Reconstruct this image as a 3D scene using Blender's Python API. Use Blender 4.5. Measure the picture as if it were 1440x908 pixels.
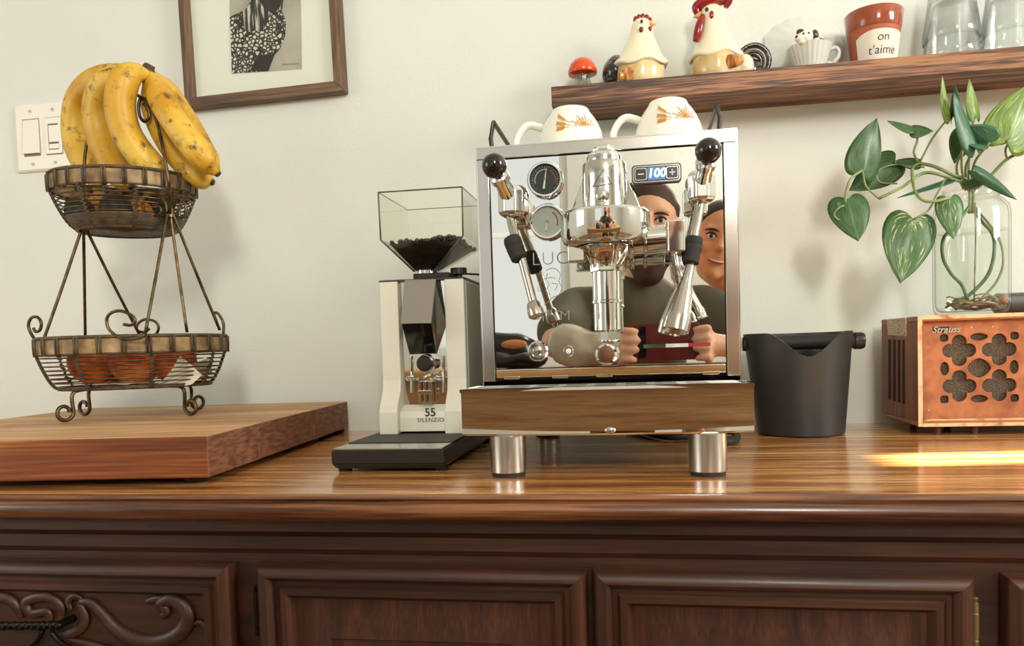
import bpy, bmesh, math, random
from mathutils import Vector, Matrix, noise
random.seed(7)
R = math.radians
SC = bpy.context.scene
COL = SC.collection
for o in list(bpy.data.objects): bpy.data.objects.remove(o)

# ------------------------------------------------------------------ camera
F, CX, CY = 1085.0, 720.0, 540.0            # focal length and principal point in pixels of the 1440 x 908 frame
CAM = Vector((0.0, -1.31, 0.137))
YAW, PIT, ROL = R(9.390), R(-2.610), math.atan(0.031)
_f = Vector((-math.sin(YAW)*math.cos(PIT), math.cos(YAW)*math.cos(PIT), math.sin(PIT)))
_r = _f.cross(Vector((0, 0, 1))).normalized(); _u = _r.cross(_f)
AR = _r*math.cos(ROL) - _u*math.sin(ROL); AU = _u*math.cos(ROL) + _r*math.sin(ROL); AF = _f
cd = bpy.data.cameras.new('camera'); cam = bpy.data.objects.new('camera', cd); COL.objects.link(cam)
cd.sensor_width = 36.0; cd.lens = F*36/1440.0; cd.clip_start = 0.01; cd.clip_end = 60
cd.shift_y = (CY - 454.0)/1440.0
m3 = Matrix((AR, AU, -AF)).transposed()
cam.matrix_world = Matrix.Translation(CAM) @ m3.to_4x4()
SC.camera = cam
def P(px, py, y):
    "point of the place at depth y that the photograph shows at pixel (px, py)"
    d = AF + AR*((px-CX)/F) - AU*((py-CY)/F)
    return CAM + d*((y-CAM.y)/d.y)
def PZ(px, py, z):
    d = AF + AR*((px-CX)/F) - AU*((py-CY)/F)
    return CAM + d*((z-CAM.z)/d.z)
YM = -0.43                                    # polished front panel of the espresso machine
def PM(px, py, y):
    "point at real depth y (behind the camera) whose mirror image in the panel shows at (px, py)"
    q = P(px, py, 2*YM - y); return Vector((q.x, y, q.z))

# ------------------------------------------------------------------ light and exposure
vs = SC.view_settings
vs.view_transform = 'Standard'; vs.look = 'None'; vs.gamma = 1.0; vs.use_curve_mapping = False; vs.exposure = -0.19
SC.cycles.transparent_max_bounces = 40; SC.cycles.max_bounces = 14; SC.cycles.glossy_bounces = 8
SC.display_settings.display_device = 'sRGB'
W = bpy.data.worlds.new('sky'); SC.world = W; W.use_nodes = True
bg = W.node_tree.nodes['Background']; bg.inputs[0].default_value = (1.0, 0.985, 0.93, 1); bg.inputs[1].default_value = 0.72
def area(name, loc, target, sx, sy, power, col):
    l = bpy.data.lights.new(name, 'AREA'); l.shape = 'RECTANGLE'; l.size = sx; l.size_y = sy; l.energy = power; l.color = col
    o = bpy.data.objects.new(name, l); COL.objects.link(o); o.location = loc
    o.rotation_euler = (Vector(target)-Vector(loc)).to_track_quat('-Z', 'Y').to_euler()
    return o
area('daylight_window_tall', (0.60, -3.15, 1.30), (-0.3, 0, 0.25), 0.34, 0.62, 46, (1.0, 0.97, 0.90))
area('daylight_window_wide', (-0.75, -3.18, 0.70), (-0.2, 0, 0.2), 0.80, 1.10, 1.2, (1.0, 0.99, 0.95))
area('daylight_window_side', (-2.48, -1.70, 0.62), (0.2, -0.5, 0.1), 1.0, 1.05, 14, (0.97, 0.985, 1.0))
area('daylight_window_right', (2.42, -1.30, 1.12), (0.4, -0.4, 0.0), 0.75, 0.85, 58, (1.0, 0.98, 0.94))
sl = bpy.data.lights.new('sunbeam', 'SPOT'); sl.energy = 32000.0; sl.spot_size = R(6); sl.spot_blend = 0.0; sl.shadow_soft_size = 0.012; sl.color = (1.0, 0.95, 0.84)
so = bpy.data.objects.new('sunbeam', sl); COL.objects.link(so); so.location = (4.536, 0.20, 2.09)
SUN = Vector((-1.88, -0.25, -0.95)); so.rotation_euler = SUN.to_track_quat('-Z', 'Y').to_euler()

# ------------------------------------------------------------------ materials
MATS = {}
def nodes(name):
    m = bpy.data.materials.new(name); m.use_nodes = True
    nt = m.node_tree; return m, nt, nt.nodes['Principled BSDF'], nt.nodes, nt.links
def s2l(c):
    return tuple((x/12.92 if x <= 0.04045 else ((x+0.055)/1.055)**2.4) for x in [v/255.0 for v in c[:3]]) + (1,)
def ramp(nt, stops):
    r = nt.nodes.new('ShaderNodeValToRGB'); e = r.color_ramp.elements
    while len(e) < len(stops): e.new(0.5)
    for i, (p, c) in enumerate(stops): e[i].position = p; e[i].color = c
    return r
def coords(nt, scale=(1, 1, 1), rot=(0, 0, 0), loc=(0, 0, 0)):
    t = nt.nodes.new('ShaderNodeTexCoord'); mp = nt.nodes.new('ShaderNodeMapping')
    mp.inputs['Scale'].default_value = scale; mp.inputs['Rotation'].default_value = rot; mp.inputs['Location'].default_value = loc
    nt.links.new(t.outputs['Object'], mp.inputs[0]); return mp
def bump(nt, bs, h, strength, dist=0.001):
    b = nt.nodes.new('ShaderNodeBump'); b.inputs['Strength'].default_value = strength; b.inputs['Distance'].default_value = dist
    nt.links.new(h, b.inputs['Height']); nt.links.new(b.outputs[0], bs.inputs['Normal'])
def plain(name, rgb, rough=0.5, metal=0.0, coat=0.0, emit=0.0, trans=0.0, ior=1.45, var=0.0, vscale=40, bmp=0.0, bscale=200, sss=0.0):
    "one colour with slight mottling, optional fine relief"
    if name in MATS: return MATS[name]
    m, nt, b, N, L = nodes(name)
    c = s2l(rgb); b.inputs['Base Color'].default_value = c
    b.inputs['Roughness'].default_value = rough; b.inputs['Metallic'].default_value = metal
    b.inputs['Coat Weight'].default_value = coat; b.inputs['Coat Roughness'].default_value = 0.05
    b.inputs['Transmission Weight'].default_value = trans; b.inputs['IOR'].default_value = ior
    if sss: b.inputs['Subsurface Weight'].default_value = sss; b.inputs['Subsurface Radius'].default_value = (0.01, 0.004, 0.002); b.inputs['Subsurface Scale'].default_value = 0.5
    if emit: b.inputs['Emission Color'].default_value = c; b.inputs['Emission Strength'].default_value = emit
    if var:
        n = N.new('ShaderNodeTexNoise'); n.inputs['Scale'].default_value = vscale; n.inputs['Detail'].default_value = 4
        L.new(coords(nt).outputs[0], n.inputs['Vector'])
        r = ramp(nt, [(0.3, tuple(x*(1-var) for x in c[:3])+(1,)), (0.7, tuple(min(1, x*(1+var)) for x in c[:3])+(1,))])
        L.new(n.outputs[0], r.inputs[0]); L.new(r.outputs[0], b.inputs['Base Color'])
    if bmp:
        n = N.new('ShaderNodeTexNoise'); n.inputs['Scale'].default_value = bscale; n.inputs['Detail'].default_value = 3
        L.new(coords(nt).outputs[0], n.inputs['Vector']); bump(nt, b, n.outputs[0], bmp)
    MATS[name] = m; return m
def wood(name, dark, mid, light, axis='x', scale=1.0, rough=0.45, coat=0.0, contrast=1.0, bmp=0.25, fine=1.0, speck=0.0):
    "grain runs along the given axis of the object"
    if name in MATS: return MATS[name]
    m, nt, b, N, L = nodes(name)
    s = {'x': (1.2, 22, 22), 'y': (22, 1.2, 22), 'z': (22, 22, 1.2)}[axis]
    s = tuple(v*scale for v in s)
    n1 = N.new('ShaderNodeTexNoise'); n1.inputs['Scale'].default_value = 2.2; n1.inputs['Detail'].default_value = 6; n1.inputs['Distortion'].default_value = 0.6
    L.new(coords(nt, s).outputs[0], n1.inputs['Vector'])
    n2 = N.new('ShaderNodeTexNoise'); n2.inputs['Scale'].default_value = 9*fine; n2.inputs['Detail'].default_value = 5
    L.new(coords(nt, tuple(v*(1 if v < 5*scale else 2.2) for v in s)).outputs[0], n2.inputs['Vector'])
    mx = N.new('ShaderNodeMath'); mx.operation = 'MULTIPLY_ADD'; mx.inputs[1].default_value = 0.45; L.new(n2.outputs[0], mx.inputs[0])
    mm = N.new('ShaderNodeMath'); mm.operation = 'MULTIPLY'; mm.inputs[1].default_value = 0.6; L.new(n1.outputs[0], mm.inputs[0]); L.new(mm.outputs[0], mx.inputs[2])
    w = 0.13/contrast
    r = ramp(nt, [(0.52-w, s2l(dark)), (0.52, s2l(mid)), (0.52+w, s2l(light))])
    hs = N.new('ShaderNodeHueSaturation'); oi = N.new('ShaderNodeObjectInfo'); va = N.new('ShaderNodeMath'); va.operation = 'MULTIPLY_ADD'; va.inputs[1].default_value = 0.22; va.inputs[2].default_value = 0.89
    L.new(oi.outputs['Random'], va.inputs[0]); L.new(va.outputs[0], hs.inputs['Value']); L.new(r.outputs[0], hs.inputs['Color'])
    L.new(mx.outputs[0], r.inputs[0]); L.new(hs.outputs[0], b.inputs['Base Color'])
    b.inputs['Roughness'].default_value = rough; b.inputs['Coat Weight'].default_value = coat; b.inputs['Coat Roughness'].default_value = 0.15
    bump(nt, b, mx.outputs[0], bmp, 0.0008)
    MATS[name] = m; return m
def clear(name, tint=(245, 250, 248), edge=(150, 160, 158), gloss=0.05, blend=0.25, rough=0.02):
    "thin clear glass or acrylic: passes light straight through, reflects more and darkens toward grazing angles"
    if name in MATS: return MATS[name]
    m, nt, b, N, L = nodes(name); N.remove(b); out = N['Material Output']
    lw = N.new('ShaderNodeLayerWeight'); lw.inputs['Blend'].default_value = blend
    r = ramp(nt, [(0.0, s2l(tint)), (0.55, s2l(tint)), (1.0, s2l(edge))]); L.new(lw.outputs['Facing'], r.inputs[0])
    t = N.new('ShaderNodeBsdfTransparent'); L.new(r.outputs[0], t.inputs[0])
    g = N.new('ShaderNodeBsdfGlossy'); g.inputs['Roughness'].default_value = rough
    mp = N.new('ShaderNodeMath'); mp.operation = 'MULTIPLY_ADD'; mp.inputs[1].default_value = 0.55; mp.inputs[2].default_value = gloss
    pw = N.new('ShaderNodeMath'); pw.operation = 'POWER'; pw.inputs[1].default_value = 2.2
    L.new(lw.outputs['Facing'], pw.inputs[0]); L.new(pw.outputs[0], mp.inputs[0])
    x = N.new('ShaderNodeMixShader'); L.new(mp.outputs[0], x.inputs[0]); L.new(t.outputs[0], x.inputs[1]); L.new(g.outputs[0], x.inputs[2])
    L.new(x.outputs[0], out.inputs[0]); MATS[name] = m; return m
def two_tone(name, a, b_, scale, lo, hi, rough=0.5, tex='noise', stretch=(1, 1, 1), coat=0.0, c=None, bmp=0.0, loc=(0, 0, 0), metal=0.0, sss=0):
    "patches of colour b on colour a"
    if name in MATS: return MATS[name]
    m, nt, bs, N, L = nodes(name)
    if tex == 'noise':
        n = N.new('ShaderNodeTexNoise'); n.inputs['Detail'].default_value = 5; o = n.outputs[0]
    else:
        n = N.new('ShaderNodeTexVoronoi'); n.feature = 'DISTANCE_TO_EDGE' if tex == 'edge' else 'F1'; o = n.outputs['Distance']
    n.inputs['Scale'].default_value = scale; L.new(coords(nt, stretch, loc=loc).outputs[0], n.inputs['Vector'])
    st = [(lo, s2l(a)), (hi, s2l(b_))]
    if c: st.append((min(0.99, hi+0.12), s2l(c)))
    r = ramp(nt, st); L.new(o, r.inputs[0]); L.new(r.outputs[0], bs.inputs['Base Color'])
    bs.inputs['Roughness'].default_value = rough; bs.inputs['Coat Weight'].default_value = coat; bs.inputs['Metallic'].default_value = metal
    if sss: bs.inputs['Subsurface Weight'].default_value = sss; bs.inputs['Subsurface Radius'].default_value = (0.01, 0.006, 0.003); bs.inputs['Subsurface Scale'].default_value = 0.3
    if bmp: bump(nt, bs, o, bmp)
    MATS[name] = m; return m

# ------------------------------------------------------------------ mesh helpers
def tag(o, label=None, cat=None, group=None, kind=None):
    if label: o['label'] = label
    if cat: o['category'] = cat
    if group: o['group'] = group
    if kind: o['kind'] = kind
    return o
def thing(name, label, cat, loc=(0, 0, 0), group=None, rotz=0.0):
    o = bpy.data.objects.new(name, None); COL.objects.link(o); o.location = loc; o.rotation_euler = (0, 0, rotz); o.empty_display_size = 0.02
    return tag(o, label, cat, group)
def root_of(o):
    while o.parent: o = o.parent
    return o
class MB:
    def __init__(s): s.v = []; s.f = []
    def add(s, vs, fs):
        k = len(s.v); s.v += [Vector(p) for p in vs]; s.f += [tuple(i+k for i in f) for f in fs]; return s
    def box(s, x0, x1, y0, y1, z0, z1, m=None):
        vs = [Vector(p) for p in ((x0,y0,z0),(x1,y0,z0),(x1,y1,z0),(x0,y1,z0),(x0,y0,z1),(x1,y0,z1),(x1,y1,z1),(x0,y1,z1))]
        if m is not None: vs = [m @ p for p in vs]
        return s.add(vs, [(0,3,2,1),(4,5,6,7),(0,1,5,4),(1,2,6,5),(2,3,7,6),(3,0,4,7)])
    def hexa(s, lo, hi):
        "eight corners: lo = 4 bottom corners counter-clockwise from above, hi = 4 top corners"
        return s.add(list(lo)+list(hi), [(3,2,1,0),(4,5,6,7),(0,1,5,4),(1,2,6,5),(2,3,7,6),(3,0,4,7)])
    def lathe(s, prof, n=32, c=(0, 0, 0), m=None, sx=1.0, sy=1.0, a0=0.0):
        c = Vector(c); vs = []; fs = []; rows = []
        for (r, z) in prof:
            if r < 1e-6:
                rows.append([len(vs)]); vs.append(Vector((0, 0, z)))
            else:
                rows.append(list(range(len(vs), len(vs)+n)))
                for i in range(n):
                    a = a0+2*math.pi*i/n; vs.append(Vector((r*sx*math.cos(a), r*sy*math.sin(a), z)))
        for A, B in zip(rows, rows[1:]):
            for i in range(n):
                j = (i+1) % n
                if len(A) == 1 and len(B) == 1: continue
                if len(A) == 1: fs.append((A[0], B[j], B[i]))
                elif len(B) == 1: fs.append((A[i], A[j], B[0]))
                else: fs.append((A[i], A[j], B[j], B[i]))
        vs = [(m @ p if m is not None else p)+c for p in vs]
        return s.add(vs, fs)
    def cyl(s, p, q, r, n=24, r2=None):
        p, q = Vector(p), Vector(q); r2 = r if r2 is None else r2
        m = (q-p).to_track_quat('Z', 'Y').to_matrix(); h = (q-p).length
        return s.lathe([(0, 0), (r, 0), (r2, h), (0, h)], n, p, m)
    def turn(s, p, q, prof, n=24):
        "profile (t along p->q in metres, radius)"
        p, q = Vector(p), Vector(q); m = (q-p).to_track_quat('Z', 'Y').to_matrix()
        return s.lathe([(r, t) for (t, r) in prof], n, p, m)
    def tube(s, pts, r, n=8, closed=False, flat=1.0):
        pts = [Vector(p) for p in pts]; k = len(pts)
        rs = r if isinstance(r, (list, tuple)) else [r]*k
        vs = []; fs = []; ref = None
        for i, p in enumerate(pts):
            a = pts[(i-1) % k] if (closed or i > 0) else p; b = pts[(i+1) % k] if (closed or i < k-1) else p
            t = (b-a); t = t.normalized() if t.length > 1e-9 else Vector((0, 0, 1))
            if ref is None: ref = t.orthogonal().normalized()
            ref = (ref - t*ref.dot(t)); ref = ref.normalized() if ref.length > 1e-6 else t.orthogonal().normalized()
            w = t.cross(ref)
            for j in range(n):
                an = 2*math.pi*j/n; vs.append(p + ref*(rs[i]*math.cos(an)) + w*(rs[i]*flat*math.sin(an)))
        for i in range(k if closed else k-1):
            for j in range(n):
                a = i*n+j; b = i*n+(j+1) % n; c = ((i+1) % k)*n+(j+1) % n; d = ((i+1) % k)*n+j
                fs.append((a, b, c, d))
        if not closed:
            fs.append(tuple(reversed(range(n)))); fs.append(tuple((k-1)*n+j for j in range(n)))
        return s.add(vs, fs)
    def ell(s, c, r, n=20, k=12, m=None):
        r = (r, r, r) if not isinstance(r, (tuple, list, Vector)) else r
        prof = [(math.sin(math.pi*i/k), -math.cos(math.pi*i/k)) for i in range(k+1)]
        prof[0] = (0, -1); prof[-1] = (0, 1)
        S = Matrix.Diagonal(Vector(r)); mm = (m @ S) if m is not None else S
        return s.lathe(prof, n, c, mm)
    def prism(s, poly, y0, y1):
        "polygon of (x, z) points, extruded along y"
        n = len(poly); vs = [(x, y0, z) for x, z in poly]+[(x, y1, z) for x, z in poly]
        ar = sum(poly[i][0]*poly[(i+1) % n][1]-poly[(i+1) % n][0]*poly[i][1] for i in range(n))
        fs = [tuple(range(n)), tuple(range(2*n-1, n-1, -1))] + [((i+1) % n, i, i+n, (i+1) % n+n) for i in range(n)]
        if (ar > 0) != (y0 < y1): fs = [tuple(reversed(f)) for f in fs]
        return s.add(vs, fs)
    def loops(s, rows, close=True, cap0=False, cap1=False):
        n = len(rows[0]); vs = [p for r in rows for p in r]; fs = []
        for i in range(len(rows)-1):
            for j in range(n if close else n-1):
                k = (j+1) % n; fs.append((i*n+j, i*n+k, (i+1)*n+k, (i+1)*n+j))
        if cap0: fs.append(tuple(reversed(range(n))))
        if cap1: fs.append(tuple((len(rows)-1)*n+j for j in range(n)))
        return s.add(vs, fs)
    def build(s, name, mat, parent=None, smooth=True, bevel=0.0, seg=2, angle=35, mods=(), fix=True, local=False, sub=0, solid=0.0, data=None):
        off = Vector((0, 0, 0))
        if parent is not None and not local: off = root_of(parent).location
        me = bpy.data.meshes.new(name); me.from_pydata([tuple(p-off) for p in s.v], [], s.f); me.update()
        if fix:
            bm = bmesh.new(); bm.from_mesh(me); bmesh.ops.recalc_face_normals(bm, faces=bm.faces); bm.to_mesh(me); bm.free()
        o = bpy.data.objects.new(name, me); COL.objects.link(o)
        for mm in (mat if isinstance(mat, (list, tuple)) else [mat]): me.materials.append(mm)
        if parent is not None: o.parent = parent
        if smooth:
            for p in me.polygons: p.use_smooth = True
            if angle < 180 and not bevel: me.set_sharp_from_angle(angle=R(angle))
        if solid: md = o.modifiers.new('thick', 'SOLIDIFY'); md.thickness = solid; md.offset = 0
        if bevel:
            md = o.modifiers.new('bevel', 'BEVEL'); md.width = bevel; md.segments = seg; md.limit_method = 'ANGLE'; md.angle_limit = R(30); md.harden_normals = True
        if sub: md = o.modifiers.new('sub', 'SUBSURF'); md.levels = sub; md.render_levels = sub
        return o
def text(name, body, size, mat, parent, loc, xdir=(1, 0, 0), ydir=(0, 0, 1), ext=0.0003, shear=0.0, align='CENTER', bold=0.0, spacing=1.0):
    cu = bpy.data.curves.new(name, 'FONT'); cu.body = body; cu.size = size; cu.extrude = ext; cu.shear = shear; cu.align_x = align; cu.align_y = 'CENTER'
    cu.offset = bold; cu.space_character = spacing; cu.resolution_u = 3
    tmp = bpy.data.objects.new('tmp_text', cu); COL.objects.link(tmp)
    bpy.context.view_layer.update()
    me = bpy.data.meshes.new_from_object(tmp.evaluated_get(bpy.context.evaluated_depsgraph_get()))
    bpy.data.objects.remove(tmp); me.name = name
    X = Vector(xdir).normalized(); Y = Vector(ydir); Y = (Y - X*Y.dot(X)).normalized(); Z = X.cross(Y)
    M4 = Matrix((X, Y, Z)).transposed().to_4x4(); M4.translation = Vector(loc) - (root_of(parent).location if parent else Vector())
    me.transform(M4); me.materials.clear(); me.materials.append(mat)
    o = bpy.data.objects.new(name, me); COL.objects.link(o)
    if parent: o.parent = parent
    return o
def spline(pts, n=6, closed=False):
    "Catmull-Rom through the points"
    pts = [Vector(p) for p in pts]; k = len(pts); out = []
    rng = range(k) if closed else range(k-1)
    for i in rng:
        p0 = pts[(i-1) % k] if (closed or i > 0) else pts[i]*2-pts[i+1]
        p1 = pts[i]; p2 = pts[(i+1) % k]
        p3 = pts[(i+2) % k] if (closed or i+2 < k) else p2*2-p1
        for j in range(n):
            t = j/n; out.append(0.5*((2*p1)+(p2-p0)*t+(2*p0-5*p1+4*p2-p3)*t*t+(3*p1-p0-3*p2+p3)*t**3))
    if not closed: out.append(pts[-1])
    return out
def lerp(a, b, t): return a+(b-a)*t
# ------------------------------------------------------------------ the room
FLOOR, CEIL = -0.90, 1.72
def struct(name, mb, mat, **k):
    o = mb.build(name, mat, smooth=False, **k); o['kind'] = 'structure'; return o
def wall_mat():
    m, nt, b, N, L = nodes('cream_wall_paint')
    n = N.new('ShaderNodeTexNoise'); n.inputs['Scale'].default_value = 2.2; n.inputs['Detail'].default_value = 6
    L.new(coords(nt).outputs[0], n.inputs['Vector'])
    r = ramp(nt, [(0.3, s2l((217, 219, 209))), (0.7, s2l((223, 225, 215)))]); L.new(n.outputs[0], r.inputs[0]); L.new(r.outputs[0], b.inputs['Base Color'])
    n2 = N.new('ShaderNodeTexNoise'); n2.inputs['Scale'].default_value = 260; n2.inputs['Detail'].default_value = 3
    n3 = N.new('ShaderNodeTexNoise'); n3.inputs['Scale'].default_value = 28; n3.inputs['Detail'].default_value = 2
    c = coords(nt); L.new(c.outputs[0], n2.inputs['Vector']); L.new(c.outputs[0], n3.inputs['Vector'])
    ad = N.new('ShaderNodeMath'); ad.operation = 'ADD'; L.new(n2.outputs[0], ad.inputs[0]); L.new(n3.outputs[0], ad.inputs[1])
    bump(nt, b, ad.outputs[0], 0.22, 0.0012); b.inputs['Roughness'].default_value = 0.62
    return m
WALL = wall_mat()
WHITE = plain('white_room_paint', (236, 236, 228), 0.7, var=0.03, vscale=3)
X0, X1, Y0 = -2.6, 2.5, -3.3
struct('wall_back', MB().box(X0-.1, X1+.1, 0, .1, FLOOR, CEIL), WALL)
def wall_with_hole(mb, axis, pos, thick, a0, a1, holes):
    "wall along one axis with rectangular holes (a0, a1, z0, z1), holes sorted by a"
    def bx(p, q, z0, z1):
        if axis == 'x': mb.box(p, q, pos, pos+thick, z0, z1)
        else: mb.box(pos, pos+thick, p, q, z0, z1)
    cur = a0
    for (h0, h1, z0, z1) in holes:
        bx(cur, h0, FLOOR, CEIL); bx(h0, h1, FLOOR, z0); bx(h0, h1, z1, CEIL); cur = h1
    bx(cur, a1, FLOOR, CEIL); return mb
REAR = [(-1.18, -0.32, 0.12, 1.28), (0.41, 0.79, 0.97, 1.63)]
LEFT = [(-2.25, -1.15, 0.06, 1.18)]
RIGHT = [(-1.72, -0.90, 0.66, 1.58), (-0.105, -0.052, 1.035, 1.140)]  # second opening, unseen and unglazed, is added to trim the sunbeam to its patch
struct('wall_rear', wall_with_hole(MB(), 'x', Y0-.1, .1, X0-.1, X1+.1, REAR), WHITE)
struct('wall_left', wall_with_hole(MB(), 'y', X0-.1, .1, Y0, 0, LEFT), WHITE)
struct('wall_right', wall_with_hole(MB(), 'y', X1, .1, Y0, 0, RIGHT), WHITE)
struct('ceiling', MB().box(X0-.1, X1+.1, Y0-.1, .1, CEIL, CEIL+.1), WHITE)
FLW = wood('oak_floor', (96, 62, 36), (140, 96, 58), (172, 126, 82), 'x', 0.5, 0.35)
fl = struct('floor', MB().box(X0-.1, X1+.1, Y0-.1, .1, FLOOR-.12, FLOOR-.012), plain('floor_joint', (60, 40, 26), 0.8))
k = 0
y = Y0
while y < 0:
    MB().box(X0, X1, y+.001, min(0, y+.149), FLOOR-.012, FLOOR).build('plank', FLW, fl, smooth=False); y += .15
FRM = plain('white_window_frame', (240, 240, 234), 0.4)
PANE = clear('window_pane', (250, 252, 252), (200, 210, 210), 0.03)
def window(n, axis, pos, h, wout):
    a0, a1, z0, z1 = h; mb = MB(); t = 0.035
    def bx(mb, p, q, u, v, d0, d1):
        if axis == 'x': mb.box(p, q, pos+d0, pos+d1, u, v)
        else: mb.box(pos+d0, pos+d1, p, q, u, v)
    for (p, q, u, v) in ((a0, a1, z0, z0+t), (a0, a1, z1-t, z1), (a0, a0+t, z0+t, z1-t), (a1-t, a1, z0+t, z1-t)): bx(mb, p, q, u, v, .02, .08)
    if z1-z0 > 0.4: bx(mb, a0+t, a1-t, (z0+z1)/2-.012, (z0+z1)/2+.012, .03, .07)
    o = struct('window_%d' % n, mb, FRM)
    g = MB(); bx(g, a0+t, a1-t, z0+t, z1-t, .048, .052); g.build('pane', PANE, o, smooth=False)
window(1, 'x', Y0-.1, REAR[0], -1); window(2, 'x', Y0-.1, REAR[1], -1); window(3, 'y', X0-.1, LEFT[0], -1); window(4, 'y', X1, RIGHT[0], 1)

# ------------------------------------------------------------------ sideboard
SBW = wood('sideboard_top_wood', (126, 66, 26), (208, 140, 74), (246, 196, 128), 'x', 1.0, 0.25, coat=0.7, contrast=1.3, bmp=0.12)
SBD = wood('sideboard_carcass_wood', (34, 18, 9), (60, 33, 18), (84, 48, 27), 'x', 1.1, 0.45, coat=0.08, contrast=0.7, bmp=0.12)
SBV = wood('sideboard_stile_wood', (34, 17, 9), (64, 33, 18), (90, 50, 28), 'z', 1.1, 0.45, coat=0.08, contrast=0.7, bmp=0.12)
IRON = plain('blackened_iron', (44, 40, 34), 0.38, 0.9)
BRASS = plain('dull_hinge_brass', (150, 130, 96), 0.4, 0.9)
sb = thing('sideboard', 'long dark carved wooden sideboard with panelled doors under the coffee things', 'sideboard', (-0.1, -0.3, FLOOR))
YE = -0.606
# top: ogee edge profile (y, z) swept along x
SBM = wood('sideboard_edge_wood', (60, 32, 17), (106, 62, 34), (148, 96, 58), 'x', 1.0, 0.32, coat=0.3, contrast=1.2, bmp=0.15)
prof = [(YE+.014, -.0004), (YE+.012, -.0004), (YE+.004, -.0012), (YE+.002, -.0035), (YE+.006, -.006), (YE+.003, -.009), (YE, -.014), (YE+.001, -.020), (YE+.006, -.025), (YE+.014, -.028)]
mb = MB(); mb.loops([[Vector((x, p[0], p[1])) for p in prof] for x in (-1.5, 1.3)], True, True, True)
mb.build('edge_moulding', SBM, sb, smooth=True, angle=50)
MB().box(-1.5, 1.3, YE+.0141, -.001, -.028, 0).build('top', SBW, sb, smooth=False)
YF = -0.574
mb = MB().box(-1.46, 1.26, YF, -.002, FLOOR+.06, -.0285)
mb.build('carcass', SBD, sb, smooth=False)
# frieze with a small bead
prof = [(YF, -.029), (YF-.012, -.029), (YF-.012, -.040), (YF-.008, -.044), (YF-.004, -.047), (YF-.004, -.060), (YF, -.066)]
mb = MB(); mb.loops([[Vector((x, p[0], p[1])) for p in prof] for x in (-1.46, 1.26)], True, True, True); mb.build('frieze', SBD, sb, angle=30)
mb = MB().box(-1.46, 1.26, YF-.02, -.02, FLOOR, FLOOR+.06); mb.build('plinth', SBD, sb, smooth=False)
def rect_loops(x0, x1, z0, z1, prof):
    return [[Vector((x0+d, y, z0+d)), Vector((x1-d, y, z0+d)), Vector((x1-d, y, z1-d)), Vector((x0+d, y, z1-d))] for d, y in prof]
def door(x0, x1, z0, z1, wide):
    frame = [(0, YF), (0, YF-.012), (.002, YF-.016), (.006, YF-.019), (.012, YF-.019), (.016, YF-.015), (.0175, YF-.010), (.022, YF-.010), (.025, YF-.0135), (.031, YF-.0135), (.034, YF-.009), (.037, YF-.003)]
    d = MB(); d.loops(rect_loops(x0, x1, z0, z1, frame), True)
    # four mitred members: top and bottom rails, two stiles
    out = []
    for nm, side, mat in (('rail', 2, SBD), ('rail', 0, SBD), ('stile', 1, SBV), ('stile', 3, SBV)):
        m_ = MB(); rows = rect_loops(x0, x1, z0, z1, frame)
        m_.add([p for r in rows for p in (r[side], r[(side+1) % 4])], [(2*i, 2*i+1, 2*i+3, 2*i+2) for i in range(len(rows)-1)]); out.append((nm, m_, mat))
    return out
def make_door(x0, x1, z0, z1, carved=False):
    e = MB()
    pf = [(.036, YF-.004), (.046, YF-.004), (.075, YF-.0105), (.0765, YF-.0085), (.079, YF-.0085)] if not carved else [(.036, YF-.004), (.040, YF-.004)]
    rows = rect_loops(x0, x1, z0, z1, pf); e.loops(rows, True, False, True)
    dr = e.build('door_panel', SBV if not carved else SBD, sb, angle=20)
    for nm, m_, mat in door(x0, x1, z0, z1, True): m_.build(nm, mat, dr, angle=40, fix=False)
    return dr
ZD0, ZD1 = -.70, -.074
dL = make_door(-.78, -.418, ZD0, ZD1, True)
d2 = make_door(-.3895, -.0535, ZD0, ZD1)
d3 = make_door(-.0475, .2855, ZD0, ZD1)
d4 = make_door(.311, .645, ZD0, ZD1)
dLL = make_door(-1.16, -.80, ZD0, ZD1)
# hinges
for (px, py, par) in ((361.5, 852, d2), (1371, 872, d3)):
    p = P(px, py, YF-.012); h = MB().turn((p.x, p.y, p.z-.03), (p.x, p.y, p.z+.02), [(0, 0), (.0, .0028), (.012, .0034), (.013, .0024), (.014, .0034), (.036, .0034), (.037, .0024), (.038, .0034), (.046, .003), (.0465, .0016), (.050, .0028), (.053, 0)], 12)
    h.build('hinge', BRASS if px > 1000 else IRON, par)
# carved scrollwork on the left door
YC = YF-.0065
def relief(pts, w, name='carving'):
    path = spline([P(a, b, YC) for a, b in pts], 8); n = len(path)
    rad = [w*(0.35+0.65*math.sin(math.pi*min(1, max(0, (i+.6)/n)))**0.6) for i in range(n)]
    m_ = MB(); m_.tube(path, rad, 10)
    for i, v in enumerate(m_.v): m_.v[i] = Vector((v.x, YC+(v.y-YC)*0.7, v.z))
    m_.build(name, SBD, dL, angle=180)
relief([(228, 868), (234, 858), (226, 850), (240, 843), (258, 853), (264, 872), (250, 892), (222, 902), (190, 899), (165, 886), (146, 866), (128, 848), (112, 846)], .0085)
relief([(205, 846), (222, 842), (246, 846), (262, 862)], .005)
relief([(112, 846), (120, 868), (112, 884), (96, 892), (76, 896)], .006)
relief([(86, 872), (86, 852), (70, 840), (50, 840), (36, 848), (44, 862), (66, 860), (72, 872)], .006)
relief([(30, 868), (22, 850), (6, 840), (-14, 842), (-30, 856)], .0065)
relief([(100, 858), (96, 846), (104, 838), (116, 842)], .004)
relief([(268, 878), (284, 876), (292, 900), (296, 930)], .003)
relief([(76, 896), (110, 902), (150, 912), (190, 925)], .004)
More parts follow.
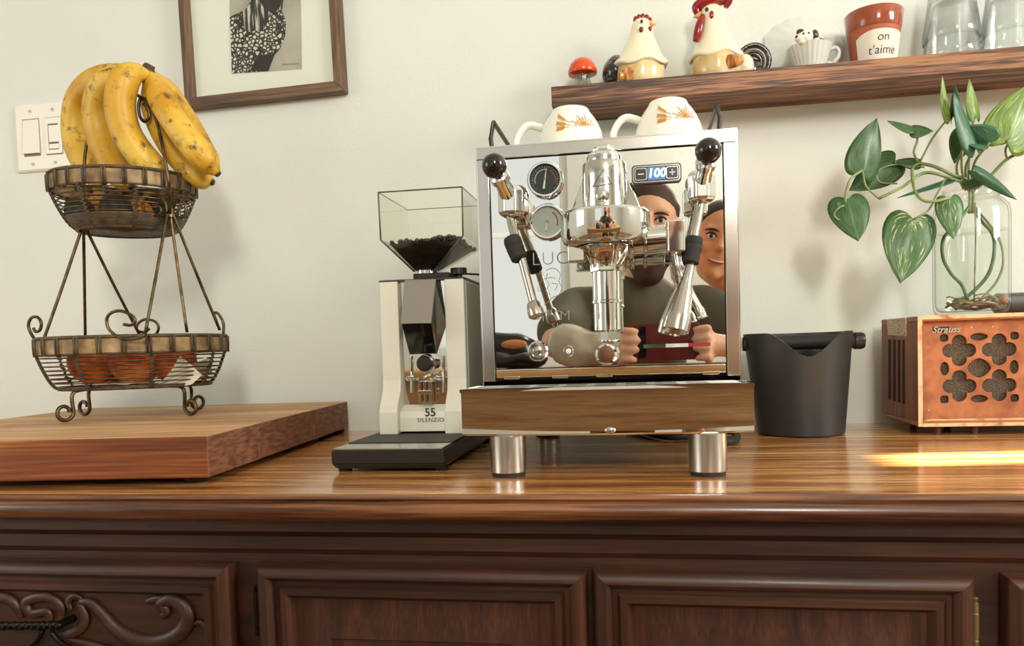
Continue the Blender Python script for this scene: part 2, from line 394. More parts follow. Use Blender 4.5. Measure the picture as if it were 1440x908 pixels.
# twisted iron pull
hp = [P(a, b, YF-.026) for a, b in ((-40, 880), (86, 879))]
m_ = MB(); n = 70; path = [hp[0].lerp(hp[1], i/n) for i in range(n+1)]
m_.tube([p+Vector((0, .0016*math.sin(i*1.35), .0016*math.cos(i*1.35))) for i, p in enumerate(path)], .0036, 8); hd = m_.build('twisted_pull', IRON, dL, angle=180)
for (a, b) in ((-36, 880), (82, 879)):
    p = P(a, b, YF-.026); MB().cyl(p, p+Vector((0, .024, 0)), .0045, 12).build('pull_post', IRON, hd)
for pts in ([(60, 886), (52, 900), (34, 912), (20, 925)], [(72, 888), (84, 902), (104, 914), (112, 930)]):
    MB().tube(spline([P(a, b, YF-.013) for a, b in pts], 5), .003, 8).build('pull_leaf', IRON, hd, angle=180)
# ------------------------------------------------------------------ light switch
SWM = plain('switch_plastic', (236, 233, 218), 0.35)
SWD = plain('switch_gap', (120, 116, 104), 0.6)
A = P(19, 148, -.006); B = P(24, 243, -.006); C_ = P(112, 237, -.006)
sx0, sx1, sz0, sz1 = A.x-.001, A.x+.122, B.z, A.z
sw = thing('light_switch', 'white double wall plate with a rocker switch and a dimmer', 'light switch', ((sx0+sx1)/2, 0, sz0))
mb = MB(); mb.hexa([(sx0, -.001, sz0), (sx0, -.0005, sz0), (sx0, -.0005, sz0), (sx0, -.001, sz0)], [(0, 0, 0)]*4) if False else None
mb = MB(); mb.loops([[Vector((x0, y, z0)), Vector((x1, y, z0)), Vector((x1, y, z1)), Vector((x0, y, z1))] for (x0, x1, z0, z1, y) in ((sx0, sx1, sz0, sz1, -.0003), (sx0, sx1, sz0, sz1, -.003), (sx0+.004, sx1-.004, sz0+.004, sz1-.004, -.0065))], True, True, True)
mb.build('plate', SWM, sw, smooth=False, bevel=.0012)
zc = (sz0+sz1)/2
for i, cx in enumerate((sx0+.036, sx0+.083)):
    MB().box(cx-.0175, cx+.0175, -.0069, -.004, zc-.0345, zc+.0345).build('switch_gap', SWD, sw, smooth=False)
    if i == 0:
        mb = MB(); w = .0165
        mb.add([(cx-w, -.0075, zc+.033), (cx+w, -.0075, zc+.033), (cx+w, -.0115, zc-.030), (cx-w, -.0115, zc-.030), (cx-w, -.004, zc+.033), (cx+w, -.004, zc+.033), (cx+w, -.004, zc-.030), (cx-w, -.004, zc-.030)], [(0, 1, 2, 3), (0, 4, 5, 1), (1, 5, 6, 2), (2, 6, 7, 3), (3, 7, 4, 0)])
        mb.build('rocker', SWM, sw, smooth=False, bevel=.0006)
    else:
        mb = MB()
        for bx in ((cx-.0165, cx-.011, zc-.033, zc+.033), (cx+.011, cx+.0165, zc-.033, zc+.033), (cx-.011, cx+.011, zc+.022, zc+.033), (cx-.011, cx+.011, zc-.033, zc-.026)): mb.box(bx[0], bx[1], -.009, -.004, bx[2], bx[3])
        mb.build('dimmer_frame', SWM, sw, smooth=False)
        MB().box(cx-.009, cx+.011, -.0095, -.004, zc-.012, zc+.019).build('paddle', SWM, sw, smooth=False, bevel=.0008)
        MB().box(cx-.010, cx+.010, -.0085, -.004, zc-.024, zc-.015).build('dimmer_slider', SWM, sw, smooth=False, bevel=.0006)
    for z in (sz1-.014, sz0+.014):
        sc_ = MB().cyl((cx, -.0063, z), (cx, -.0078, z), .0032, 12).build('screw', plain('screw_paint', (214, 208, 190), 0.4), sw)
        MB().box(cx-.0025, cx+.0025, -.0081, -.0076, z-.0005, z+.0005, None).build('slot', SWD, sc_, smooth=False)

# ------------------------------------------------------------------ framed hen print
FRW = wood('walnut_frame_x', (62, 44, 30), (104, 78, 56), (134, 106, 80), 'x', 2.0, 0.5, bmp=0.2)
FRZ = wood('walnut_frame_z', (62, 44, 30), (104, 78, 56), (134, 106, 80), 'z', 2.0, 0.5, bmp=0.2)
bl = P(267, 150, -.006); br = P(489, 138, -.006); x0, x1, z0 = bl.x, br.x, (bl.z+br.z)/2; z1 = z0+.42; t = .0185
tilt = Matrix.Translation(((x0+x1)/2, 0, z0)) @ Matrix.Rotation(R(-1.2), 4, 'Y') @ Matrix.Translation((-(x0+x1)/2, 0, -z0))
pf = thing('picture_frame', 'walnut framed black and white print of a speckled hen', 'picture', ((x0+x1)/2, 0, z0))
def fmem(poly, mat):
    mb = MB(); mb.prism(poly, -.022, -.001)
    mb.v = [tilt @ v for v in mb.v]; mb.build('frame_side', mat, pf, smooth=False, bevel=.0012)
fmem([(x0, z0), (x1, z0), (x1-t, z0+t), (x0+t, z0+t)], FRW); fmem([(x0, z1), (x0+t, z1-t), (x1-t, z1-t), (x1, z1)], FRW)
fmem([(x0, z0), (x0+t, z0+t), (x0+t, z1-t), (x0, z1)], FRZ); fmem([(x1, z0), (x1, z1), (x1-t, z1-t), (x1-t, z0+t)], FRZ)
mb = MB().box(x0+t-.002, x1-t+.002, -.012, -.003, z0+t-.002, z1-t+.002); mb.v = [tilt @ v for v in mb.v]
mb.build('mat_board', plain('mat_board', (232, 232, 220), 0.8, bmp=.05, bscale=800), pf, smooth=False)
def flat(pts, y, name, mat, parent, th=.0006):
    q = [P(a, b, y) for a, b in pts]; mb = MB(); mb.prism([(p.x, p.z) for p in q], y-th/2, y+th/2); return mb.build(name, mat, parent, smooth=False)
pr = flat([(321, -60), (422, -64), (424.5, 97), (326, 103.5)], -.0125, 'print_paper', two_tone('print_paper', (150, 142, 130), (196, 190, 176), 9, 0.35, 0.65, 0.7), pf)
two_tone('hen_feathers', (40, 36, 30), (214, 208, 192), 150, 0.12, 0.22, 0.7, 'edge')
two_tone('hen_hackle', (42, 38, 32), (200, 196, 184), 60, 0.52, 0.62, 0.7, 'noise', (3.2, 1, 0.35))
BLKP = plain('print_ink', (42, 38, 32), 0.7)
flat([(326.5, 103), (323, 24), (333, 19), (345, 14), (353, 0), (362, -20), (398, -20), (398, 2), (396, 14), (402, 30), (401, 50), (394, 68), (386, 77), (377, 100)], -.0132, 'hen_body', MATS['hen_feathers'], pr)
flat([(355, 0), (345, 14), (335, 24), (345, 42), (370, 44), (380, 22), (397, 12), (398, -30), (365, -30)], -.0138, 'hen_hackle', MATS['hen_hackle'], pr)
flat([(364, 0), (372, 12), (384, 20), (394, 10), (397, -6), (390, -20), (366, -20)], -.0142, 'hen_throat', BLKP, pr)
flat([(352, 98), (361, 80), (375, 76), (386, 77), (377, 100)], -.0138, 'hen_tail_shadow', BLKP, pr)
MB().tube(spline([P(396+i*1.15, 90.5-i*.05+(1.6 if i % 2 else -1.4)*(1.2 if i % 5 == 0 else .7), -.0130) for i in range(22)], 3), .00028, 4).build('pencil_signature', plain('pencil', (120, 112, 100), 0.8), pr, angle=180)
mb = MB().box(x0+t-.001, x1-t+.001, -.0165, -.0155, z0+t-.001, z1-t+.001); mb.v = [tilt @ v for v in mb.v]
mb.build('glazing', clear('picture_glass', (252, 253, 252), (225, 230, 228), 0.02, 0.15), pf, smooth=False)

# ------------------------------------------------------------------ butcher block
BT = wood('board_top_wood', (138, 96, 58), (190, 146, 100), (220, 184, 140), 'x', 0.8, 0.6, contrast=0.8, bmp=0.25)
BFm = wood('board_side_wood', (84, 38, 12), (128, 66, 26), (172, 106, 44), 'x', 0.7, 0.5, contrast=0.9, bmp=0.2)
BE = two_tone('board_end_grain', (92, 54, 36), (140, 92, 66), 70, 0.35, 0.65, 0.6, 'noise', (1, .6, 3), bmp=0.3)
bo = Vector((-.4605, -.547, 0)); rb = R(5.0)
cb = thing('butcher_block', 'thick worn wooden butcher block under the fruit stand', 'cutting board', bo, None, rb)
Wd, zb, zt = .478, .008, .0543
yy = 0.0
for i, w in enumerate((.137, .12, .09, .1, .083)):
    g = .0004; a, b = yy+g, yy+w-g
    mb = MB().box(-Wd-random.uniform(0, .002), -random.uniform(0, .0012), a, b, zb, zt-random.uniform(0, .0005))
    o = mb.build('stave', [BT, BFm, BE], cb, smooth=False, bevel=.0022, local=True)
    for p in o.data.polygons:
        p.material_index = 0 if p.normal.z > .5 else (2 if abs(p.normal.x) > .5 else 1)
    yy += w
for (x, y) in ((-.03, .03), (-.44, .03), (-.03, .49), (-.44, .49), (-.02, .52)):
    MB().lathe([(0, 0), (.012, 0), (.014, .004), (.013, .0085), (0, .0085)], 16, (x, y, 0)).build('rubber_foot', plain('black_rubber', (34, 31, 26), 0.6), cb, local=True)

# ------------------------------------------------------------------ two-tier wire fruit stand
WIRE = two_tone('antique_brass_wire', (66, 54, 36), (128, 106, 72), 60, 0.35, 0.7, 0.38, metal=0.85)
RIM = two_tone('rattan_rim', (108, 84, 54), (186, 154, 108), 55, 0.3, 0.7, 0.55, bmp=0.3)
RIMD = two_tone('dark_rattan_binding', (52, 42, 28), (98, 80, 52), 90, 0.3, 0.7, 0.5, bmp=0.3)
ST = Vector((-.738, -.273, zt)); TH = R(27)
UX = Vector((math.cos(TH), math.sin(TH), 0)); UY = Vector((-math.sin(TH), math.cos(TH), 0))
fs_ = thing('fruit_stand', 'two-tier oval wire fruit stand with scrolled legs on the butcher block', 'fruit stand', ST)
def SP(u, v, z): return Vector((ST.x, ST.y, 0))+UX*u+UY*v+Vector((0, 0, z))
def oval(a, b, z, n=48, cu=0.0, cv=0.0): return [SP(cu+a*math.cos(2*math.pi*i/n), cv+b*math.sin(2*math.pi*i/n), z) for i in range(n)]
def basket(nm, a, b, z0, z1, band, a0, b0, nw, cu=0, cv=0, nb=26, weave=False):
    "z0 base, z1 top of rim band; a,b rim half axes; a0,b0 base half axes"
    g = MB(); rows = [oval(a, b, z1-band, 56, cu, cv), oval(a+.001, b+.001, z1, 56, cu, cv), oval(a-.003, b-.003, z1, 56, cu, cv), oval(a-.004, b-.004, z1-band, 56, cu, cv)]
    rows.append(rows[0]); g.loops(rows, True); rim = g.build('rim_band', RIM, fs_, angle=50)
    MB().tube(oval(a, b, z1+.001, 56, cu, cv), .0028, 6, True).build('rim_braid', RIMD, rim, angle=180)
    MB().tube(oval(a, b, z1-band, 56, cu, cv), .0016, 6, True).build('rim_braid', RIMD, rim, angle=180)
    for i in range(nb):
        t = 2*math.pi*(i+.5)/nb
        for dt in (-.018, .018):
            c, s = math.cos(t+dt), math.sin(t+dt)
            pts = [SP(cu+(a+o)*c, cv+(b+o)*s, z) for o, z in ((-.004, z1-band), (.003, z1-band-.001), (.0035, z1-band*.5), (.0035, z1), (-.003, z1+.003), (-.006, z1-band*.4))]
            MB().tube(pts, .0015, 5).build('rim_binding', RIMD, rim, angle=180)
    def sec(t):
        s = t**0.62; return a0+(a-a0)*s, b0+(b-b0)*s
    for i in range(nw):
        t = (i+.3)/nw; ai, bi = sec(t); z = z0+(z1-band-z0)*t
        MB().tube(oval(ai, bi, z, 48, cu, cv), .0011, 5, True).build('hoop_wire', WIRE, fs_, angle=180)
    MB().tube(oval(a0, b0, z0, 48, cu, cv), .0032, 6, True).build('base_ring', RIMD, fs_, angle=180)
    for j in range(-4, 5):
        u = a0*j/5.0; v = b0*math.sqrt(max(0, 1-(j/5.0)**2)); MB().tube([SP(cu+u, cv-v, z0), SP(cu+u, cv+v, z0)], .0011, 5).build('floor_wire', WIRE, fs_, angle=180)
    for i in range(8):
        t = 2*math.pi*(i+.35)/8; c, s = math.cos(t), math.sin(t); pts = []
        for k_ in range(22):
            q = k_/21.0; ai, bi = sec(q); w = .0022*(1 if k_ % 2 else -1)
            pts.append(SP(cu+(ai+.001)*c-w*s, cv+(bi+.001)*s+w*c, z0+(z1-band-z0)*q))
        MB().tube(pts, .0024, 5).build('rib_binding', RIMD, fs_, angle=180)
LZ0, LZ1 = .100, .170
basket('lower', .127, .094, LZ0, LZ1, .022, .102, .073, 8, cu=.003)
UZ0, UZ1 = .327, .402
basket('upper', .096, .080, UZ0, UZ1, .021, .064, .053, 9, nb=24)
# dense woven floor and lower wall of the upper basket
g = MB()
for k_ in range(10):
    t = k_/9.0*0.30; s = t**0.62; g.tube(oval(.064+(.096-.064)*s-.001, .053+(.080-.053)*s-.001, UZ0+(UZ1-.021-UZ0)*t, 44), .0022, 6, True)
wv = g.build('woven_wall', RIMD, fs_, angle=180); wv['kind'] = 'stuff'
g = MB()
for k_ in range(1, 17):
    q = k_/16.0; g.tube(oval(.064*q, .053*q, UZ0+.001, 40), .0024, 6, True)
o = g.build('woven_floor', RIMD, fs_, angle=180); o['kind'] = 'stuff'
WR = .0022
def wire(pts, r=WR, nm='wire', n=6): return MB().tube(spline(pts, n), r, 8).build(nm, WIRE, fs_, angle=180)
def scroll(c, du, dv, r0, turns, a0, sgn, k=16):
    "spiral in the plane of directions du, dv around c, from radius r0 inward"
    out = []
    for i in range(k+1):
        q = i/k; a = a0+sgn*turns*2*math.pi*q; r = r0*(1-.62*q); out.append(c+du*(r*math.cos(a))+dv*(r*math.sin(a)))
    return out
ZV = Vector((0, 0, 1))
# legs: S-scrolls in vertical planes at the four corners
for (u, v) in ((-.075, -.055), (-.075, .055), (.075, -.055), (.075, .055)):
    d = Vector((0, 0, 0))+UX*(1 if u > 0 else -1)*.75+UY*(1 if v > 0 else -1)*.66; d.normalize()
    top = SP(u*.7, v*.7, LZ0); c = SP(u, v, zt+.0145)+d*.008
    pts = [top, SP(u*.95, v*.95, LZ0-.006), SP(u*1.05, v*1.05, LZ0-.020)]
    sp = scroll(c, d, ZV, .0135, 1.0, R(190), 1); sp2 = [c+d*(.0135*math.cos(R(a)))+ZV*(.0135*math.sin(R(a))) for a in (200, 235, 270, 315, 360, 405, 450)]
    curl = [c+d*(.0125*(1-.45*i/10)*math.cos(R(180+36*i)))+ZV*(.0125*(1-.45*i/10)*math.sin(R(180+36*i))) for i in range(11)]
    MB().tube(spline(pts[:2]+curl, 4), .0027, 8).build('leg', WIRE, fs_, angle=180)
# three wires each side from lower rim to upper basket
LJ, RJ = SP(-.066, .0, .338), SP(.066, .0, .338)
FJ, BJ = None, None
lowz = LZ1
sides = [(P(118, 326, -.31), [P(58, 487, -.34), P(120, 476, -.22), P(198, 474, -.20)], -1), (P(241, 262, -.285), [P(204, 470, -.36), P(263, 467, -.29), P(309, 464, -.22)], 1)]
for J, ends, sg in sides:
    lowJ = J if sg < 0 else P(238, 298, -.283)
    for k_, e in enumerate(ends):
        wire([lowJ+Vector((0, 0, .012)), lowJ.lerp(e, .5)+Vector((0, 0, .004)), e], nm='upright')
def loop_px(pts, y, nm='scroll'):
    return MB().tube(spline([P(a, b, y) for a, b in pts], 5), WR, 8).build(nm, WIRE, fs_, angle=180)
loop_px([(58, 487), (46, 473), (40, 458), (44, 447), (53, 446), (58, 454), (56, 464), (50, 466), (47, 461)], -.34)
loop_px([(204, 470), (196, 475), (174, 476), (155, 465), (150, 450), (156, 440), (170, 437), (186, 444), (190, 452), (184, 457), (174, 456)], -.36)
loop_px([(198, 474), (215, 474), (223, 462), (218, 452), (204, 449), (194, 455), (193, 464), (203, 467), (210, 462)], -.20)
loop_px([(309, 464), (302, 445), (301, 440), (307, 441), (314, 454), (314, 470)], -.22)
loop_px([(236, 300), (232, 284), (222, 275), (208, 277), (201, 286), (204, 298), (216, 303), (226, 299), (225, 291), (214, 287)], -.30)
loop_px([(243, 298), (247, 283), (254, 281), (261, 290), (260, 304), (253, 305), (252, 296)], -.27)
# arched handle with its curled end
HR = [P(239, 300, -.300), P(238, 262, -.316), P(232, 225, -.318), P(224, 185, -.306), P(216, 158, -.296), P(207, 142, -.290), P(199, 138, -.285), P(195, 148, -.285), P(197, 164, -.285), P(204, 171, -.285), P(210, 164, -.285), P(208, 152, -.285), P(202, 146, -.285)]
MB().tube(spline(HR, 6), .0024, 8).build('handle', WIRE, fs_, angle=180)
HL = [P(118, 330, -.29), P(117, 255, -.27), P(118, 235, -.26), P(125, 190, -.25), P(150, 145, -.245), P(180, 128, -.250), P(199, 138, -.270), P(201, 139, -.285)]
MB().tube(spline(HL, 6), .0024, 8).build('handle', WIRE, fs_, angle=180)
MB().cyl(P(239, 305, -.284), P(239, 293, -.284), .005, 12).build('collar', BRASS, fs_)

# ------------------------------------------------------------------ bananas
def banana_mat():
    m, nt, b, N, L = nodes('ripe_banana_peel')
    c = coords(nt)
    n = N.new('ShaderNodeTexNoise'); n.inputs['Scale'].default_value = 38; n.inputs['Detail'].default_value = 9; n.inputs['Roughness'].default_value = .72; L.new(c.outputs[0], n.inputs['Vector'])
    n2 = N.new('ShaderNodeTexNoise'); n2.inputs['Scale'].default_value = 14; n2.inputs['Detail'].default_value = 3; L.new(c.outputs[0], n2.inputs['Vector'])
    r = ramp(nt, [(0.545, (0, 0, 0, 1)), (0.66, (1, 1, 1, 1))]); L.new(n.outputs[0], r.inputs[0])
    r2 = ramp(nt, [(0.35, s2l((200, 146, 26))), (0.65, s2l((230, 190, 72)))]); L.new(n2.outputs[0], r2.inputs[0])
    mx = N.new('ShaderNodeMix'); mx.data_type = 'RGBA'; L.new(r.outputs[0], mx.inputs[0]); L.new(r2.outputs[0], mx.inputs[6]); mx.inputs[7].default_value = s2l((92, 56, 20))
    n3 = N.new('ShaderNodeTexNoise'); n3.inputs['Scale'].default_value = 17; n3.inputs['Detail'].default_value = 6; n3.inputs['Roughness'].default_value = .65; L.new(coords(nt, loc=(3.1, 1.7, .4)).outputs[0], n3.inputs['Vector'])
    r3 = ramp(nt, [(.58, (0, 0, 0, 1)), (.72, (.85, .85, .85, 1))]); L.new(n3.outputs[0], r3.inputs[0])
    m2 = N.new('ShaderNodeMix'); m2.data_type = 'RGBA'; L.new(r3.outputs[0], m2.inputs[0]); L.new(mx.outputs[2], m2.inputs[6]); m2.inputs[7].default_value = s2l((84, 52, 20))
    L.new(m2.outputs[2], b.inputs['Base Color']); b.inputs['Roughness'].default_value = .45
    b.inputs['Subsurface Weight'].default_value = .1; b.inputs['Subsurface Radius'].default_value = (.01, .006, .002); b.inputs['Subsurface Scale'].default_value = .4
    return m
BAN = banana_mat(); BTIP = plain('banana_stem_brown', (74, 58, 34), 0.7, var=.3, vscale=80)
bunch = thing('banana_bunch', 'bunch of ripe spotted bananas hung over the fruit stand handle', 'bananas', P(185, 250, -.27))
CR = P(207, 102, -.262)
def banana(pts, rad):
    path = spline(pts, 6); n = len(path); g = MB(); rr = []
    for i in range(n):
        q = i/(n-1)
        if q < .12: f = lerp(.42, .62, q/.12)
        elif q < .30: f = lerp(.62, 1.0, math.sin((q-.12)/.18*math.pi/2))
        elif q < .80: f = 1.0
        elif q < .95: f = lerp(1.0, .48, ((q-.80)/.15)**1.5)
        else: f = lerp(.48, .28, (q-.95)/.05)
        rr.append(rad*f)
    g.tube(path, rr, 15)
    k_ = 15
    for i in range(n):                       # five soft ridges
        for j in range(k_):
            v = g.v[i*k_+j]; d = v-path[i]; g.v[i*k_+j] = path[i]+d*(1+.055*math.cos(5*2*math.pi*j/k_))
    o = g.build('banana', BAN, bunch, angle=180)
    e = path[-1]; d = (path[-1]-path[-3]).normalized(); MB().turn(e-d*.001, e+d*.005, [(0, 0), (0, rr[-1]*1.02), (.004, rr[-1]*.8), (.005, 0)], 10).build('tip', BTIP, o)
    return o
def bp(l): return [P(a, b, y) for a, b, y in l]
banana(bp([(203, 104, -.262), (178, 103, -.250), (138, 112, -.225), (112, 140, -.205), (106, 180, -.20), (113, 215, -.205), (132, 246, -.215), (146, 256, -.22)]), .0195)
banana(bp([(204, 105, -.268), (182, 106, -.270), (150, 118, -.262), (137, 150, -.25), (141, 188, -.245), (153, 222, -.25), (172, 252, -.255), (184, 262, -.258)]), .0200)
banana(bp([(206, 106, -.275), (190, 103, -.292), (173, 117, -.303), (168, 150, -.305), (176, 185, -.300), (194, 214, -.295), (217, 240, -.288), (228, 252, -.285)]), .0205)
banana(bp([(200, 106, -.25), (176, 116, -.23), (168, 160, -.215), (184, 205, -.21), (212, 238, -.21), (238, 252, -.215)]), .0185)
banana(bp([(210, 106, -.262), (220, 124, -.280), (234, 152, -.296), (252, 180, -.300), (272, 206, -.298), (292, 229, -.290), (306, 244, -.284)]), .0195)
banana(bp([(209, 106, -.255), (214, 130, -.255), (222, 165, -.258), (238, 200, -.26), (262, 232, -.26), (286, 250, -.26), (298, 256, -.258)]), .0190)
banana(bp([(212, 104, -.25), (228, 122, -.235), (248, 150, -.222), (268, 182, -.215), (286, 215, -.214), (298, 236, -.215)]), .0175)
g = MB(); g.ell(CR, (.011, .012, .009)); g.tube([CR, P(210, 96, -.262), P(205, 93, -.262)], [.009, .0085, .006], 8)
for k_, v in enumerate(g.v): g.v[k_] = v+noise.noise_vector(v*150)*.003
g.build('crown', BTIP, bunch, angle=180)

# ------------------------------------------------------------------ fruit in the baskets
PEA = two_tone('peach_skin', (150, 38, 18), (214, 110, 36), 26, 0.40, 0.62, 0.5, c=(232, 160, 70), sss=.1)
ORA = plain('orange_peel', (224, 140, 36), 0.45, var=.12, vscale=30, bmp=.25, bscale=500, sss=.1)
AVO = plain('dark_avocado_skin', (46, 42, 28), 0.5, var=.3, vscale=90, bmp=.5, bscale=220)
def fruit(nm, c, r, mat, label, cat, grp=None, sq=.94, cleft=0.0, tilt=0):
    n = 24; prof = []
    for i in range(15):
        a = math.pi*i/14; rr = math.sin(a); zz = -math.cos(a); dip = .10*max(0, (zz-.82)/.18)**1; prof.append((rr if 0 < i < 14 else 0, zz*sq-dip))
    t_ = thing(nm, label, cat, (c[0], c[1], c[2]-r*sq), grp)
    g = MB(); g.lathe([(a*r, b*r) for a, b in prof], n, c, Matrix.Rotation(tilt, 3, 'X'))
    if cleft:
        for k_, v in enumerate(g.v):
            d = v-Vector(c); a = math.atan2(d.y, d.x); g.v[k_] = Vector(c)+Vector((d.x, d.y, d.z))*(1-cleft*math.exp(-((a+1.2)/.25)**2))
    o = g.build('flesh', mat, t_, angle=180)
    MB().tube([Vector(c)+Vector((0, 0, r*(sq-.13))), Vector(c)+Vector((.001, 0, r*(sq-.02)))], [.0022, .0016], 6).build('stem', BTIP, t_)
    return t_
zf = LZ0+.0035
for (px, py, y, r, nm, lab, mt) in ((133, 519, -.285, .036, 'peach', 'red peach, leftmost of the fruit in the lower basket', PEA), (190, 516, -.285, .037, 'peach', 'red and orange peach in the middle of the lower basket', PEA), (243, 508, -.255, .034, 'peach', 'dark red peach beside the white paper in the lower basket', PEA), (162, 500, -.238, .030, 'peach', 'pale orange peach at the back of the lower basket', ORA)):
    c = P(px, py, y); fruit(nm, (c.x, c.y, zf+r*.94), r, mt, lab, 'peach', 'fruit in the lower basket', cleft=.08)
for (px, py, y, r, lab) in ((133, 286, -.27, .026, 'dull orange fruit nearer the light switch in the upper basket'), (192, 290, -.26, .024, 'bright orange fruit beside the curled wire in the upper basket')):
    c = P(px, py, y); fruit('orange', (c.x, c.y, UZ0+.0035+r*.96), r, ORA, lab, 'orange', 'fruit in the upper basket', sq=.96)
for (px, py, y, r, lab) in ((163, 300, -.30, .022, 'dark avocado between the two oranges in the upper basket'), (215, 303, -.235, .024, 'dark avocado behind the curled wire in the upper basket'), (112, 296, -.31, .020, 'small dark avocado, leftmost of the fruit in the upper basket')):
    c = P(px, py, y); fruit('avocado', (c.x, c.y, UZ0+.0035+r*1.1), r, AVO, lab, 'avocado', 'fruit in the upper basket', sq=1.1)
# crumpled white paper lining
q = [P(238, 548, -.30), P(262, 540, -.28), P(300, 528, -.24), P(286, 516, -.25), P(262, 500, -.26), P(253, 499, -.27), P(238, 520, -.29), P(205, 543, -.31)]
pt = thing('paper_napkin', 'crumpled white paper under the peaches in the lower basket', 'napkin', SP(.02, 0, LZ0+.003))
g = MB(); n = 14
for i in range(n+1):
    for j in range(n+1):
        u = (i/n-.5); v = (j/n-.5); rr = math.hypot(u, v)*2
        p = SP(.03+u*.15, v*.115-.002, LZ0+.0036+.05*max(0, u-.12)**.8*(1+.5*math.sin(9*v))*(1 if v < .2 else .6)+.006*abs(noise.noise(Vector((u*9, v*9, 3)))))
        g.v.append(p)
for i in range(n):
    for j in range(n): g.f.append((i*(n+1)+j, (i+1)*(n+1)+j, (i+1)*(n+1)+j+1, i*(n+1)+j+1))
g.build('paper_sheet', plain('white_paper', (232, 226, 212), 0.8), pt, fix=False, angle=60, solid=.0004)
pk = [P(222, 542, -.300), P(240, 522, -.302), P(253, 500, -.302), P(268, 512, -.292), P(284, 527, -.278), P(270, 540, -.284), P(245, 546, -.296)]
g = MB(); k_ = len(pk); g.v = [p.copy() for p in pk]+[sum(pk, Vector())/k_+Vector((0, -.001, 0))]; g.f = [(i, (i+1) % k_, k_) for i in range(k_)]
g.build('paper_corner', MATS['white_paper'], pt, fix=False, solid=.0004, smooth=False)
# ------------------------------------------------------------------ coffee grinder
CHR = plain('polished_chrome', (226, 226, 222), 0.045, 1.0)
MIR = plain('mirror_steel', (228, 228, 224), 0.012, 1.0)
STL = plain('brushed_steel', (196, 192, 184), 0.28, 1.0, bmp=.03, bscale=900)
SAT = plain('satin_steel', (190, 186, 178), 0.18, 1.0)
BLK = plain('black_plastic', (38, 35, 30), 0.35)
BLG = plain('glossy_black_knob', (26, 22, 18), 0.06, coat=.5)
BLR = plain('matte_black_rubber', (36, 33, 28), 0.7)
GRW = plain('grinder_cream_enamel', (232, 228, 210), 0.25, coat=.3)
GRS = plain('grinder_grey_side', (178, 172, 158), 0.35, 0.2)
INK = plain('dark_print', (50, 46, 38), 0.6)
gx0, gx1, gy0, gy1, gz0, gz1 = -.342, -.226, -.31, -.175, .0285, .232
gr = thing('coffee_grinder', 'cream and chrome coffee grinder with clear bean hopper beside the espresso machine', 'coffee grinder', ((gx0+gx1)/2, -.3, 0))
mb = MB(); f0 = -.468
mb.hexa([(-.350, f0+.006, .004), (-.2235, f0+.006, .004), (-.2235, -.16, .004), (-.350, -.16, .004)], [(-.354, f0, .010), (-.2195, f0, .010), (-.2195, -.155, .010), (-.354, -.155, .010)])
mb.hexa([(-.354, f0, .0101), (-.2195, f0, .0101), (-.2195, -.155, .0101), (-.354, -.155, .0101)], [(-.354, f0, .026), (-.2195, f0, .026), (-.2195, -.155, .026), (-.354, -.155, .026)])
mb.build('base_tray', BLK, gr, smooth=False, bevel=.0015)
for (x, y) in ((-.345, f0+.02), (-.228, f0+.02), (-.345, -.17), (-.228, -.17)): MB().cyl((x, y, 0), (x, y, .0045), .008, 14).build('rubber_foot', BLR, gr)
MB().box(-.352, -.2215, f0+.001, f0+.048, .0262, .0282).build('tray_chrome_plate', SAT, gr, smooth=False, bevel=.0006)
MB().box(-.352, -.2215, f0+.0485, gy0+.02, .0262, .0292).build('tray_mat', plain('black_tray_mat', (42, 39, 33), 0.55, bmp=.4, bscale=500), gr, smooth=False, bevel=.0008)
prof = [(gy0, gz1), (gy0-.001, .10), (gy0-.004, .085), (gy0-.018, .066), (gy0-.022, .058), (gy0-.022, gz0), (gy1, gz0), (gy1, gz1)]
for nm, a, b in (('cheek', gx0, gx0+.0255), ('cheek', gx1-.0265, gx1)):
    mb = MB(); mb.loops([[Vector((x, y, z)) for y, z in prof] for x in (a, b)], True, True, True); mb.build(nm, GRW, gr, smooth=False, bevel=.0016)
mb = MB().box(gx0+.0256, gx1-.0266, gy0+.012, gy1+.001, gz0, gz1-.003); mb.build('body_core', BLK, gr, smooth=False)
ix0, ix1 = gx0+.0257, gx1-.0267
MB().box(ix0, ix1, gy0+.009, gy0+.0119, .0655, gz1).build('chrome_front', CHR, gr, smooth=False)
mb = MB(); mb.loops([[Vector((x, y, z)) for y, z in ((gy0+.009, .066), (gy0-.012, .058), (gy0-.014, .050), (gy0-.014, gz0+.003), (gy0+.009, gz0+.003))] for x in (ix0, ix1)], True, True, True)
mb.build('name_panel', GRW, gr, smooth=False, bevel=.0008)
yq = gy0-.0143
text('model_number', '55', .0155, INK, gr, P(605, 580, yq), (1, 0, 0), (0, 0, 1), .0002, bold=.0002)
text('model_name', 'SILENZIO', .0078, INK, gr, P(605.5, 590.5, yq), (1, 0, 0), (0, 0, 1), .0002, spacing=1.15)
MB().box(gx1+.0002, gx1+.0022, gy0+.006, gy1-.004, gz0+.004, gz1-.004).build('side_panel', GRS, gr, smooth=False, bevel=.0006)
MB().box(gx0-.001, gx1+.001, gy0+.002, gy1, gz1-.0005, gz1+.0025).build('top_plate', plain('dark_grey_metal', (84, 82, 76), 0.3, .8), gr, smooth=False, bevel=.0008)
